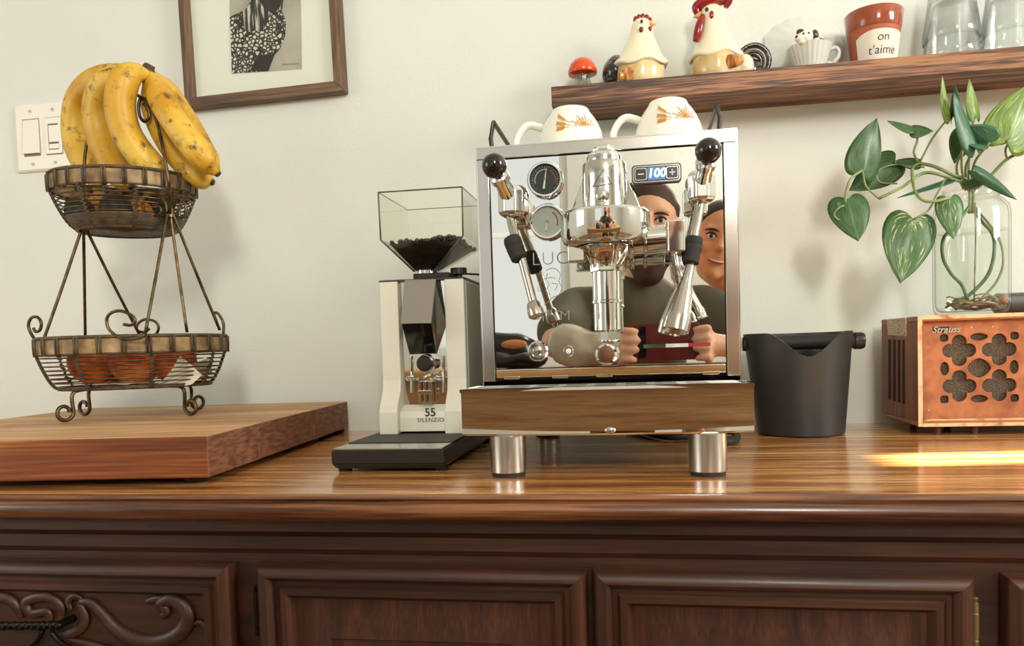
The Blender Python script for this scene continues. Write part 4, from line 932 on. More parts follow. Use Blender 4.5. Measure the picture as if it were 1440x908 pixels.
# ---- glass mushroom
o = thing('glass_mushroom', 'small orange-capped glass mushroom on the shelf', 'ornament', on_shelf(819))
c = Vector(o.location)
MB().lathe([(.0225, .030), (.0235, .032), (.0232, .036), (.0205, .044), (.0150, .051), (.0080, .055), (0, .0562)], 32, c).build('cap', plain('orange_glass_cap', (214, 76, 20), 0.06, coat=.6, sss=.1), o, angle=60)
MB().lathe([(.0225, .030), (.012, .028), (0, .0275)], 32, c).build('cap_underside', MATS['orange_glass_cap'], o, angle=60)
MB().lathe([(0, .001), (.0175, .001), (.0180, .004), (.0150, .012), (.0120, .020), (.0125, .0285)], 28, c).build('stem', clear('clear_glass', (240, 244, 242), (120, 126, 124), .08, .35), o, angle=60)
MB().lathe([(0, .005), (.0105, .005), (.0085, .014), (.0070, .022), (.0080, .0275), (0, .0275)], 20, c).build('stem_core', clear('frosted_core', (214, 212, 204), (170, 168, 160), .15, .4, .2), o, angle=60)

# ---- hen and rooster jars
CER = plain('cream_glazed_ceramic', (234, 226, 196), 0.12, coat=.4)
TAN = two_tone('tan_glaze', (196, 158, 96), (232, 214, 166), 22, 0.35, 0.65, 0.12, coat=.4)
RST = two_tone('rust_feather_glaze', (150, 84, 34), (216, 160, 92), 70, 0.42, 0.6, 0.15, 'noise', (3, 1, .6), coat=.4)
RED = plain('oxblood_glaze', (140, 24, 28), 0.10, coat=.5, var=.12, vscale=60)
BKG = two_tone('black_tail_glaze', (40, 36, 30), (150, 142, 126), 60, 0.56, 0.78, 0.15, 'noise', (1.5, 1, 4), coat=.4)
EYE = plain('painted_black', (24, 20, 18), 0.2)
BEK = plain('ochre_beak', (222, 176, 104), 0.2)
def jar_body(o, c, a, b, h, mat):
    pr = [(0, 0), (.88, 0), (.93, .04), (.99, .35), (1.0, .7), (.97, 1.0), (0, 1.0)]
    g = MB(); g.lathe([(r_*a, z_*h) for r_, z_ in pr], 36, c, Matrix.Diagonal((1, b/a, 1))); return g.build('jar_body', mat, o, angle=60)
def lean_lathe(c, prof, lean, sy=.8, n=36, flare=None):
    "stack of rings whose centres drift sideways: prof = (radius, height, shift)"
    rows = []
    for r_, z_, s_x in prof: rows.append([Vector((c.x+s_x*lean+r_*math.cos(2*math.pi*i/n), c.y+sy*r_*math.sin(2*math.pi*i/n), c.z+z_+(flare(r_, i, n) if flare else 0))) for i in range(n)])
    g = MB(); g.loops(rows, True, True, True); return g
# hen, looking to the machine's right end
c = on_shelf(900); o = thing('hen_jar', 'small cream ceramic hen jar with a black tail on the shelf', 'ceramic jar', c)
a = .0385
jar_body(o, c, a, .034, .036, TAN)
lid = lean_lathe(c, [(.0425, .032, 0), (.0445, .035, 0), (.0430, .038, 0), (.036, .046, .1), (.030, .058, .35), (.024, .070, .6), (.0195, .080, .85), (.0175, .088, 1.0), (.0165, .095, 1.05), (.0145, .101, 1.05), (.010, .106, 1.0), (.004, .108, 1.0)], .004, .82, flare=lambda r_, i, n: (.003*math.cos(5*2*math.pi*i/n) if r_ > .041 else 0)).build('lid', CER, o, angle=180)
hd = c+Vector((.004, 0, .092))
for k_, (dx, dz) in enumerate(((-.009, .0175), (-.004, .0200), (.002, .0205), (.008, .0185), (.0125, .014))): MB().ell(hd+Vector((dx, -.002, dz-.003)), (.0040, .0035, .0058)).build('comb_lobe', RED, lid, angle=180)
MB().turn(hd+Vector((.014, -.006, .004)), hd+Vector((.023, -.010, .002)), [(0, .0048), (.004, .0035), (.0105, .0)], 10).build('beak', BEK, lid)
for dx, dy, dz, r_, m_ in ((.000, -.0150, .006, .0022, EYE), (.0125, -.0110, -.005, .0032, RED), (-.001, -.0165, -.007, .0034, plain('brown_spot', (104, 34, 26), .2))): MB().ell(hd+Vector((dx, dy, dz)), (r_, r_*.5, r_*1.25)).build('face_spot', m_, lid, angle=180)
for s in (-1, 1): MB().ell(c+Vector((-.015, s*.0300, .014)), (.020, .0048, .0105), m=Matrix.Rotation(s*R(-24), 3, 'Z') @ Matrix.Rotation(R(-14), 3, 'Y')).build('wing', RST, o, angle=180)
g = MB(); tp = spline([(-.034, 0, .006), (-.043, 0, .018), (-.044, 0, .032), (-.036, 0, .046), (-.030, 0, .050)], 6); g.tube([c+p for p in tp], [.006+.007*math.sin(math.pi*min(1, i/(len(tp)-1)*1.05)) for i in range(len(tp))], 12, flat=1.5); g.build('tail', BKG, o, angle=180)
# rooster, looking toward the hen
c = on_shelf(1010); o = thing('rooster_jar', 'cream ceramic rooster jar with a big red comb and black curled tail', 'ceramic jar', c)
jar_body(o, c+Vector((-.003, 0, 0)), .0375, .034, .037, TAN)
lid = lean_lathe(c+Vector((-.003, 0, 0)), [(.0400, .034, 0), (.0420, .037, 0), (.0405, .040, 0), (.0345, .049, -.1), (.0285, .061, -.4), (.0235, .074, -.7), (.0205, .086, -.95), (.0195, .096, -1.1), (.0185, .104, -1.2), (.0155, .112, -1.2), (.010, .117, -1.1), (.003, .119, -1.1)], .0045, .82, flare=lambda r_, i, n: (.003*math.cos(5*2*math.pi*i/n) if r_ > .038 else 0)).build('lid', CER, o, angle=180)
hd = c+Vector((-.009, 0, .100))
cm = spline([(-.021, 0, .006), (-.022, 0, .016), (-.012, 0, .021), (.002, 0, .025), (.016, 0, .026), (.026, 0, .022), (.022, 0, .012)], 6)
g = MB(); g.tube([hd+p+Vector((0, -.001, 0)) for p in cm], [.004+.0075*math.sin(math.pi*min(1, (i+2)/(len(cm)+2))) for i in range(len(cm))], 12, flat=.8); g.build('comb', RED, lid, angle=180)
wt = spline([(-.014, -.012, -.001), (-.018, -.015, -.014), (-.022, -.016, -.028), (-.026, -.016, -.041)], 5)
MB().tube([hd+p for p in wt], [.0035+.0038*math.sin(math.pi*(i+1)/(len(wt)+1)) for i in range(len(wt))], 10).build('wattle', RED, lid, angle=180)
MB().ell(hd+Vector((-.001, -.0165, -.003)), (.0035, .002, .006)).build('earlobe', RED, lid, angle=180)
MB().turn(hd+Vector((-.017, -.005, .002)), hd+Vector((-.029, -.008, -.001)), [(0, .0058), (.005, .0042), (.0125, 0)], 10).build('beak', BEK, lid)
MB().ell(hd+Vector((-.008, -.0155, .006)), (.0028, .0014, .0030)).build('eye', EYE, lid, angle=180)
for s in (-1, 1): MB().ell(c+Vector((.014, s*.0300, .020)), (.022, .0050, .0105), m=Matrix.Rotation(s*R(24), 3, 'Z') @ Matrix.Rotation(R(10), 3, 'Y')).build('wing', RST, o, angle=180)
MB().ell(c+Vector((.040, 0, .020)), (.014, .014, .019)).build('rump', CER, o, angle=180)
for k_, (r_, th_) in enumerate(((.024, .0042), (.0185, .004), (.013, .0036), (.0085, .0032))):
    pts = [c+Vector((.052+r_*math.cos(R(a_)), (-.004+.003*k_), .025+r_*1.05*math.sin(R(a_)))) for a_ in range(165, -46, -12)]
    MB().tube(pts, [th_*(.5+.5*math.sin(math.pi*(i+1)/(len(pts)+1))) for i in range(len(pts))], 10).build('tail_feather', BKG if k_ % 2 == 0 else plain('grey_tail_glaze', (120, 112, 100), .15, coat=.4), o, angle=180)
MB().ell(c+Vector((.055, .003, .016)), (.013, .005, .015)).build('tail_base', BKG, o, angle=180)

# ---- saucer standing against the wall, teacup and dog
PRS = plain('pressed_white_glass', (212, 214, 206), 0.15, coat=.4, sss=.2, bmp=.3, bscale=120)
cs = on_shelf(1131, -.016); o = thing('saucer', 'scalloped white glass saucer leaning on the wall behind the teacup', 'saucer', cs)
rr = .0600; rows = []
mt = Matrix.Translation(cs+Vector((0, .004, rr*.97))) @ Matrix.Rotation(R(80), 4, 'X')
for f_, h in ((0.001, .004), (.35, .004), (.42, .002), (.75, -.001), (1.0, -.006), (.99, -.009), (.74, -.004), (.42, -.001), (.001, .001)):
    rows.append([mt @ Vector((rr*f_*(1+(.025*math.cos(16*2*math.pi*i/96) if f_ > .7 else 0))*math.cos(2*math.pi*i/96), rr*f_*(1+(.025*math.cos(16*2*math.pi*i/96) if f_ > .7 else 0))*math.sin(2*math.pi*i/96), h)) for i in range(96)])
g = MB(); g.loops(rows, True, True, True); g.build('plate', PRS, o, angle=70)
c = on_shelf(1139, -.062); o = thing('teacup', 'ribbed white teacup with scrolled handle on the shelf', 'teacup', c)
def ribbed(prof, n=96, k_=24, amp=.02):
    rows = []
    for r_, z_ in prof: rows.append([c+Vector((r_*(1+amp*math.cos(k_*2*math.pi*i/n))*math.cos(2*math.pi*i/n), r_*(1+amp*math.cos(k_*2*math.pi*i/n))*math.sin(2*math.pi*i/n), z_)) for i in range(n)])
    g = MB(); g.loops(rows, True, True, True); return g
ribbed([(.018, 0), (.0205, .002), (.0215, .006), (.0250, .016), (.0285, .027), (.0315, .0355), (.0320, .0365), (.0300, .0360), (.0265, .027), (.022, .014), (.018, .006), (.001, .005)]).build('bowl', PRS, o, angle=70)
MB().tube(spline([c+Vector(p) for p in ((.027, 0, .030), (.037, 0, .033), (.042, 0, .027), (.040, 0, .018), (.036, 0, .014), (.033, 0, .010), (.024, 0, .012))], 5), .0032, 8).build('handle', PRS, o, angle=180)
d0 = c+Vector((0, 0, .0385)); o = thing('dog_figurine', 'tiny brown and white china dog peeking from the teacup', 'figurine', c+Vector((0, 0, .012)))
DGW = plain('white_china', (236, 230, 214), .15, coat=.4); DGB = plain('brown_china', (70, 48, 34), .15, coat=.4)
MB().ell(d0+Vector((-.004, 0, -.012)), (.016, .013, .018)).build('chest', DGW, o, angle=180)
g = MB(); g.ell(d0+Vector((-.007, -.004, .012)), (.0135, .0115, .0115)); g.build('head', DGW, o, angle=180)
MB().ell(d0+Vector((-.016, -.010, .009)), (.0075, .0065, .0055)).build('muzzle', DGW, o, angle=180)
MB().ell(d0+Vector((-.0215, -.014, .011)), (.0022, .0020, .0018)).build('nose', EYE, o, angle=180)
MB().ell(d0+Vector((-.013, -.004, .0195)), (.0075, .0085, .0050), m=Matrix.Rotation(.5, 3, 'Y')).build('ear', DGB, o, angle=180)
MB().ell(d0+Vector((.006, -.007, .013)), (.0055, .0060, .0085)).build('ear', DGB, o, angle=180)
MB().ell(d0+Vector((.011, -.001, .004)), (.0110, .0100, .0095)).build('back_patch', two_tone('brown_white_china', (84, 58, 42), (214, 200, 178), 60, .45, .55, .15, coat=.4), o, angle=180)
for dx in (-.0115, -.004): MB().ell(d0+Vector((dx, -.0150, .0145)), (.0014, .001, .0016)).build('eye', EYE, o, angle=180)
for dx in (-.016, .004): MB().ell(d0+Vector((dx, -.0255, -.002)), (.0050, .0055, .0040)).build('paw', DGW, o, angle=180)
# ---- clay pot
c = on_shelf(1229, -.056); o = thing('clay_pot', 'terracotta pot with white painted patch and handwriting on the shelf', 'pot', c)
CLY = plain('glazed_terracotta', (150, 72, 44), 0.16, coat=.5, var=.06, vscale=20); CLM = plain('matte_terracotta', (170, 92, 60), 0.6, var=.06, vscale=20)
hp = .079; r0, r1 = .0305, .0405
def pr_(z_): return lerp(r0, r1, z_/hp)
MB().lathe([(0, 0), (r0, 0), (pr_(.045), .045), (pr_(.051), .051)], 48, c).build('pot_body', CLM, o, angle=60)
MB().lathe([(pr_(.051), .051), (pr_(.054)+.0006, .0535), (r1+.0006, hp-.0015), (r1-.0005, hp), (r1-.003, hp-.001), (r0-.002, .006), (0, .006)], 48, c).build('glazed_rim', CLY, o, angle=60)
PW = plain('chalk_white_paint', (226, 218, 202), 0.75)
g = MB(); n = 24; rows = []
for j in range(9):
    row = []
    for i in range(n+1):
        u = i/n*2-1; a_ = u*R(62)+R(4); top = .0445*(1-.16*max(0, -u)**3-.05*u*u); z_ = top*j/8+.0003; r_ = pr_(z_)+.0004
        row.append(c+Vector((r_*math.sin(a_), -r_*math.cos(a_), z_)))
    rows.append(row)
g.loops(rows, False); g.build('white_patch', PW, o, angle=180, fix=False)
def pot_text(s, z_, size, a0):
    cu = bpy.data.curves.new('handwriting', 'FONT'); cu.body = s; cu.size = size; cu.align_x = 'CENTER'; cu.align_y = 'CENTER'; cu.extrude = .0002; cu.offset = -.0001; cu.shear = .1
    tmp = bpy.data.objects.new('tmp', cu); COL.objects.link(tmp); bpy.context.view_layer.update()
    me = bpy.data.meshes.new_from_object(tmp.evaluated_get(bpy.context.evaluated_depsgraph_get())); bpy.data.objects.remove(tmp)
    bm = bmesh.new(); bm.from_mesh(me); bmesh.ops.subdivide_edges(bm, edges=[e for e in bm.edges if e.calc_length() > .003], cuts=2); bm.to_mesh(me); bm.free()
    for v in me.vertices:
        x_, y_, w_ = v.co; zz = z_+y_; a_ = a0+x_/.035; r_ = pr_(zz)+.0006+w_; v.co = Vector((r_*math.sin(a_), -r_*math.cos(a_), zz))
    me.materials.clear(); me.materials.append(INK); t_ = bpy.data.objects.new('handwriting', me); COL.objects.link(t_); t_.parent = o
pot_text('on', .0335, .0165, R(6)); pot_text("t'aime", .0155, .0175, R(5))
# ---- upturned tumblers, two nested stacks
GLS = clear('tumbler_glass', (253, 254, 254), (84, 92, 98), .07, .48)
def tumbler(px, y, z_, label, lab2=None):
    c = Vector((P(px, 70, y).x, y, ZS+z_)); o = thing('tumbler', label, 'glass', c, 'upturned tumblers on the shelf')
    H_ = .094; r0, r1 = .0385, .0275
    pr = [(r0-.0012, .0002), (r0, .0015), (r0-.0005, .012), (lerp(r0, r1, .5), H_*.5), (r1, H_-.004), (r1-.002, H_-.001), (r1-.004, H_), (0, H_-.0015)]
    inn = [(0, H_-.012), (r1-.004, H_-.011), (r1-.002, H_-.013), (lerp(r0, r1, .5)-.0017, H_*.5), (r0-.0022, .012), (r0-.0020, .0010), (r0-.0012, .0002)]
    g = MB(); g.lathe(pr, 44, c); g.build('outer_wall', GLS, o, angle=50); g = MB(); g.lathe(inn, 44, c); g.build('inner_wall', GLS, o, angle=50)
    return o
tumbler(1338, -.055, .0002, 'clear tumbler standing upside down on the shelf beside the clay pot'); tumbler(1338, -.055, .0290, 'clear tumbler stacked over the one beside the clay pot')
tumbler(1421, -.055, .0002, 'clear tumbler standing upside down at the cropped end of the shelf'); tumbler(1421, -.055, .0290, 'clear tumbler stacked over the one at the cropped end of the shelf')

# ------------------------------------------------------------------ knock box
KB = plain('black_powder_coat', (46, 46, 44), 0.42, bmp=.25, bscale=700)
kc = Vector((.2325, -.125, 0)); kb = thing('knock_box', 'black round coffee knock box with scooped front beside the radio', 'knock box', kc)
n = 72; kt, kr0, kr1, kh = .003, .0605, .0755, .148
def rim(i):
    a = 2*math.pi*i/n; d = abs((a-R(272)+math.pi) % (2*math.pi)-math.pi); w = R(47)
    return kh-(.034*(.5+.5*math.cos(math.pi*d/w)) if d < w else 0)
rows = []
for f_ in (0, .02, .3, .6, .85, 1):
    rows.append([kc+Vector((lerp(kr0, kr1, f_*rim(i)/kh)*math.cos(2*math.pi*i/n)-.0035*f_, lerp(kr0, kr1, f_*rim(i)/kh)*math.sin(2*math.pi*i/n), .002+(rim(i)-.002)*f_)) for i in range(n)])
inn = [[p+Vector(((kc.x-p.x)*.045, (kc.y-p.y)*.045, -.0 if k_ == 5 else .002)) for p in rows[k_]] for k_ in (5, 4, 3, 2, 1)]
g = MB(); g.loops([[p*1.0 for p in rows[0]]]+rows[1:]+inn, True, True, True); g.build('bucket', KB, kb, angle=50)
kz = .1335
g = MB(); g.cyl((kc.x-.080, kc.y, kz), (kc.x+.078, kc.y, kz), .0105, 24); br = g.build('knock_bar', BLR, kb)
for s, x_ in ((1, .0755), (-1, -.0835)):
    g = MB(); g.turn((kc.x+x_, kc.y, kz), (kc.x+x_+s*.014, kc.y, kz), [(0, 0), (0, .0125), (.010, .0125), (.0135, .0110), (.014, 0)], 24); g.build('bar_end_cap', BLK, kb)
MB().lathe([(0, 0), (.057, 0), (.058, .0022), (0, .0022)], 40, kc).build('base_pad', BLR, kb)

# ------------------------------------------------------------------ radio
RW = wood('radio_case_wood', (110, 58, 28), (168, 98, 52), (198, 130, 78), 'x', 1.2, 0.45, contrast=.6, bmp=.2)
RS = wood('radio_side_wood', (92, 54, 36), (130, 84, 60), (156, 110, 82), 'z', 1.2, 0.55, contrast=.6, bmp=.2)
RP = two_tone('radio_grille_board', (146, 82, 46), (186, 116, 72), 45, .35, .65, .5, bmp=.3)
WORN = two_tone('worn_pale_edge', (224, 190, 146), (176, 108, 60), 60, .5, .68, .6, bmp=.3)
yr0, yr1 = -.172, -.035; rx0, rx1 = .3785, .70; rz0, rz1 = .0125, .1645
ra = thing('radio', 'old wooden table radio with quatrefoil grille under the plant jar', 'radio', ((rx0+rx1)/2, (yr0+yr1)/2, 0))
tk = .0075
def slab(lo, hi, nm, mat, bev=.0012):
    g = MB(); g.hexa(lo, hi); return g.build(nm, mat, ra, smooth=False, bevel=bev)
bx = .3715
slab([(rx0, yr0, rz1-tk), (rx1, yr0, rz1-tk), (rx1, yr1, rz1-tk), (bx, yr1, rz1-tk)], [(rx0, yr0, rz1), (rx1, yr0, rz1), (rx1, yr1, rz1), (bx, yr1, rz1)], 'case_top', RW)
slab([(rx0, yr0, rz0), (rx1, yr0, rz0), (rx1, yr1, rz0+.004), (bx, yr1, rz0+.004)], [(rx0, yr0, rz0+tk), (rx1, yr0, rz0+tk), (rx1, yr1, rz0+tk), (bx, yr1, rz0+tk)], 'case_bottom', RW)
sd = slab([(rx0, yr0, rz0+tk), (rx0+tk, yr0, rz0+tk), (rx0+tk, yr1, rz0+tk), (bx, yr1, rz0+tk)], [(rx0, yr0, rz1-tk), (rx0+tk, yr0, rz1-tk), (rx0+tk, yr1, rz1-tk), (bx, yr1, rz1-tk)], 'case_side', RS)
slab([(rx1-tk, yr0, rz0+tk), (rx1, yr0, rz0+tk), (rx1, yr1, rz0+tk), (rx1-tk, yr1, rz0+tk)], [(rx1-tk, yr0, rz1-tk), (rx1, yr0, rz1-tk), (rx1, yr1, rz1-tk), (rx1-tk, yr1, rz1-tk)], 'case_side', RS)
for nm, b_ in (('edge_strip', (rx0-.0004, rx0+tk*.75, rz0, rz1)), ('edge_strip', (rx0+tk*.75, rx1, rz1-.005, rz1+.0004)), ('edge_strip', (rx0+tk*.75, rx1, rz0-.0004, rz0+.0045))):
    MB().box(b_[0], b_[1], yr0-.0012, yr0-.0001, b_[2], b_[3]).build(nm, WORN, ra, smooth=False, bevel=.0005)
MB().box(rx0+tk+.0005, rx1-tk-.0005, yr0+.001, yr0+.012, rz0+tk+.0002, rz0+tk+.0018).build('inner_ledge', WORN, ra, smooth=False)
yg = yr0+.011
# grille board with real cut-outs
cu = bpy.data.curves.new('grille', 'CURVE'); cu.dimensions = '2D'; cu.fill_mode = 'BOTH'; cu.extrude = .0018
def poly(pts):
    s = cu.splines.new('POLY'); s.points.add(len(pts)-1); s.use_cyclic_u = True
    for i, (x_, z_) in enumerate(pts): s.points[i].co = (x_, z_, 0, 1)
gx_a, gx_b, gz_a, gz_b = rx0+tk+.0003, rx1-tk-.0003, rz0+tk+.0003, rz1-tk-.0003
poly([(gx_a, gz_a), (gx_b, gz_a), (gx_b, gz_b), (gx_a, gz_b)])
q1, q2, q3, q4 = (P(1348.2, 492.6, yg), P(1404.3, 490.9, yg), P(1349, 542.5, yg), P(1404.3, 540.8, yg))
cxm, czm = (q1.x+q2.x)/2, (q1.z+q3.z)/2; sp_ = (q2.x-q1.x); spz = q1.z-q3.z
def quat(cx_, cz_):
    k_ = []; d = .0122; r_ = .0096
    for a0 in (0, 90, 180, 270):
        for i in range(-6, 7):
            a_ = R(a0+i*18); k_.append((cx_+d*math.cos(R(a0))+r_*math.cos(a_), cz_+d*math.sin(R(a0))+r_*math.sin(a_)))
    return k_
def blob(cx_, cz_, rx_, rz_, pw=1.0, n_=20):
    out = []
    for i in range(n_):
        a_ = 2*math.pi*i/n_; ca, sa = math.cos(a_), math.sin(a_); out.append((cx_+rx_*math.copysign(abs(ca)**pw, ca), cz_+rz_*math.copysign(abs(sa)**pw, sa)))
    return out
for i in (-.5, .5):
    for j in (-.5, .5): poly(quat(cxm+i*sp_, czm+j*spz))
poly(blob(cxm, czm, .0150, .0135, 1.25))
for i in (-1, 1):
    poly(blob(cxm, czm+i*.0425, .0112, .0052, 1.0)); poly(blob(cxm+i*.0440, czm, .0058, .0095, 1.0))
    for j in (-1, 1): poly(blob(cxm+i*.0445, czm+j*.0425, .0056, .0054, .7))
tmp = bpy.data.objects.new('tmp', cu); COL.objects.link(tmp); bpy.context.view_layer.update()
me = bpy.data.meshes.new_from_object(tmp.evaluated_get(bpy.context.evaluated_depsgraph_get())); bpy.data.objects.remove(tmp)
M4 = Matrix(((1, 0, 0, 0), (0, 0, 1, yg), (0, 1, 0, 0), (0, 0, 0, 1))); me.transform(Matrix.Translation(-Vector(ra.location)) @ M4)
me.materials.clear(); me.materials.append(RP); go = bpy.data.objects.new('grille_board', me); COL.objects.link(go); go.parent = ra
MB().box(gx_a, gx_b, yg+.0035, yg+.005, gz_a, gz_b).build('speaker_cloth', two_tone('speaker_cloth', (42, 34, 26), (112, 96, 76), 900, .35, .75, .8, 'f1', bmp=.5), ra, smooth=False)
MB().box(gx_a, gx_b, yr1-.004, yr1, gz_a, gz_b).build('case_back', plain('radio_back', (96, 64, 42), .8), ra, smooth=False)
bp_ = P(1330, 463.5, yg-.0024); text('badge', 'Strauss', .0125, plain('badge_metal', (226, 218, 204), .2, .8), ra, bp_, (1, 0, 0), (0, 0, 1), .0006, .35, bold=.0002)
u, v = P(1312, 468, yg-.0020), P(1335, 459, yg-.0020); MB().box(u.x, v.x, yg-.0023, yg-.0018, u.z, v.z).build('badge_ground', BLK, ra, smooth=False)
for px, py in ((1366, 460), (1396, 459), (1306, 577)): p = P(px, py, yg-.002); MB().ell(p, (.0012, .0008, .0012)).build('pin', WORN, ra, angle=180)
# slots and pitted patch on the side facing the knock box
def side_pt(px, py):
    # intersect the view ray with the slanted side plane
    d = P(px, py, 1)-CAM; n_ = Vector((yr1-yr0, -(bx-rx0), 0)); t_ = (Vector((rx0, yr0, 0))-CAM).dot(n_)/d.dot(n_); return CAM+d*t_
for i in range(4):
    a_, b_ = 1249.8+i*6.6, 1252.6+i*6.6
    q = [side_pt(a_, 561+i*2), side_pt(b_, 562+i*2), side_pt(b_, 477+i*.3), side_pt(a_, 477+i*.3)]
    g = MB(); off = Vector((-.0008, 0, 0)); g.add([p+off for p in q]+[p+Vector((.001, 0, 0)) for p in q], [(0, 1, 2, 3), (7, 6, 5, 4), (0, 4, 5, 1), (1, 5, 6, 2), (2, 6, 7, 3), (3, 7, 4, 0)]); g.build('vent_slot', plain('vent_dark', (48, 32, 22), .8), sd, smooth=False)
q = [side_pt(1250, 471), side_pt(1275, 473), side_pt(1275, 446), side_pt(1248, 449)]
g = MB(); g.add([p+Vector((-.0016, 0, 0)) for p in q]+[p+Vector((.001, 0, 0)) for p in q], [(0, 1, 2, 3), (7, 6, 5, 4), (0, 4, 5, 1), (1, 5, 6, 2), (2, 6, 7, 3), (3, 7, 4, 0)])
g.build('pitted_patch', two_tone('pitted_cream', (130, 114, 94), (218, 204, 182), 320, .03, .12, .8, 'edge', bmp=.6), sd, smooth=False, bevel=.0008)
for x_ in (.41, .458, .60, .67):
    for y_ in (yr0+.02, yr1-.02): MB().turn((x_, y_, 0), (x_, y_, rz0+.001), [(0, 0), (0, .0042), (rz0, .0055), (rz0+.001, 0)], 12).build('foot', plain('brown_foot', (112, 66, 46), .6), ra)
# grey cylinder lying behind the jar
c = Vector((.595, -.075, rz1+.0165)); o = thing('grey_canister', 'dark grey metal canister lying on the radio behind the jar', 'canister', (c.x, c.y, rz1))
MB().turn((c.x-.078, c.y, c.z), (c.x+.05, c.y, c.z), [(0, 0), (0, .0135), (.002, .0155), (.10, .0155), (.101, .0145), (.103, .0160), (.126, .0160), (.128, .014), (.128, 0)], 28).build('canister_tube', plain('grey_canister_metal', (110, 112, 112), .3, .7), o)
MB().turn((c.x-.079, c.y, c.z), (c.x-.0785, c.y, c.z), [(0, 0), (0, .0125), (.0008, .0125), (.0008, 0)], 28).build('canister_cap', BLK, o)
# ------------------------------------------------------------------ glass jar with pothos cuttings
GJ = clear('jar_glass', (253, 254, 253), (138, 150, 142), .04, .33)
WAT = clear('jar_water', (252, 254, 251), (206, 214, 206), .02, .25)
jc = Vector((.4685, -.116, rz1+.0003)); R_ = .0485
jt = thing('glass_jar', 'clear glass jar of water standing on the radio', 'jar', jc)
zr = P(1367, 266, -.116).z-jc.z; zs = P(1367, 296, -.116).z-jc.z; zw = P(1367, 325, -.116).z-jc.z
MB().lathe([(0, .0005), (.040, .0005), (.0455, .003), (.048, .010), (R_, .020), (R_, zs-.006), (.0465, zs+.004), (.040, zs+.012), (.0355, zs+.016), (.0345, zs+.020), (.0345, zr-.002), (.0355, zr), (.0335, zr+.0005)], 56, jc).build('jar_wall', GJ, jt, angle=60)
MB().lathe([(0, .0055), (.038, .0055), (.043, .008), (.0455, .014), (.0458, .022), (.0458, zs-.008), (.044, zs+.002), (.038, zs+.010), (.033, zs+.0155), (.0322, zr-.002), (.0335, zr+.0005)], 56, jc).build('jar_inner_wall', GJ, jt, angle=60)
for z_ in (zs+.019, zr-.004): MB().tube([jc+Vector((.0348*math.cos(2*math.pi*i/48), .0348*math.sin(2*math.pi*i/48), z_)) for i in range(48)], .0009, 6, True).build('thread_ring', GJ, jt, angle=180)
MB().lathe([(0, .006), (.0375, .006), (.0450, .014), (.0452, .03), (.0452, zw-.0015), (.0456, zw), (.0440, zw-.0008), (0, zw-.001)], 48, jc).build('water', WAT, jt, angle=60)
# plant
def leaf_mat(name, base, dark, cream, amt):
    m, nt, b, N, L = nodes(name)
    uv = N.new('ShaderNodeAttribute'); uv.attribute_name = 'leafuv'
    mp = N.new('ShaderNodeMapping'); mp.inputs['Scale'].default_value = (1.6, 6.0, 1); mp.inputs['Rotation'].default_value = (0, 0, .5); L.new(uv.outputs['Vector'], mp.inputs[0])
    ob = N.new('ShaderNodeObjectInfo'); ad = N.new('ShaderNodeVectorMath'); ad.operation = 'ADD'; cmb = N.new('ShaderNodeCombineXYZ')
    mu = N.new('ShaderNodeMath'); mu.operation = 'MULTIPLY'; mu.inputs[1].default_value = 40; L.new(ob.outputs['Random'], mu.inputs[0]); L.new(mu.outputs[0], cmb.inputs[0]); L.new(mp.outputs[0], ad.inputs[0]); L.new(cmb.outputs[0], ad.inputs[1])
    n = N.new('ShaderNodeTexNoise'); n.inputs['Scale'].default_value = 2.4; n.inputs['Detail'].default_value = 6; n.inputs['Roughness'].default_value = .62; L.new(ad.outputs[0], n.inputs['Vector'])
    r = ramp(nt, [(.40, s2l(dark)), (.55, s2l(base)), (.565+.12*(1-amt), s2l(base)), (.61+.12*(1-amt), s2l(cream))]); L.new(n.outputs[0], r.inputs[0])
    sp = N.new('ShaderNodeSeparateXYZ'); L.new(uv.outputs['Vector'], sp.inputs[0]); ab = N.new('ShaderNodeMath'); ab.operation = 'ABSOLUTE'; L.new(sp.outputs[1], ab.inputs[0])
    rr_ = ramp(nt, [(.015, (1, 1, 1, 1)), (.05, (0, 0, 0, 1))]); L.new(ab.outputs[0], rr_.inputs[0])
    mx = N.new('ShaderNodeMix'); mx.data_type = 'RGBA'; L.new(rr_.outputs[0], mx.inputs[0]); L.new(r.outputs[0], mx.inputs[6]); mx.inputs[7].default_value = s2l(tuple(min(255, int(v*1.25)) for v in base))
    L.new(mx.outputs[2], b.inputs['Base Color']); b.inputs['Roughness'].default_value = .42; b.inputs['Coat Weight'].default_value = .04
    b.inputs['Subsurface Weight'].default_value = .15; b.inputs['Subsurface Radius'].default_value = (.004, .006, .001); b.inputs['Subsurface Scale'].default_value = .3
    w = N.new('ShaderNodeTexWave'); w.inputs['Scale'].default_value = 5; w.inputs['Distortion'].default_value = 1; L.new(uv.outputs['Vector'], w.inputs['Vector']); bump(nt, b, w.outputs[0], .05, .001)
    return m
LG = leaf_mat('pothos_green', (62, 98, 46), (36, 68, 34), (196, 204, 148), .3)
LC = leaf_mat('pothos_cream', (70, 110, 52), (44, 82, 40), (214, 214, 160), .85)
LB = leaf_mat('pothos_bluegreen', (58, 104, 72), (38, 80, 58), (170, 196, 160), .35)
LY = leaf_mat('pothos_lime', (120, 146, 58), (78, 112, 46), (196, 202, 112), .8)
STM = two_tone('pothos_stem', (96, 118, 64), (150, 160, 104), 40, .35, .65, .4)
STB = two_tone('pothos_root', (116, 96, 64), (176, 160, 118), 60, .35, .65, .5)
STD = two_tone('pothos_wet_stem', (62, 96, 66), (110, 136, 96), 50, .35, .65, .35)
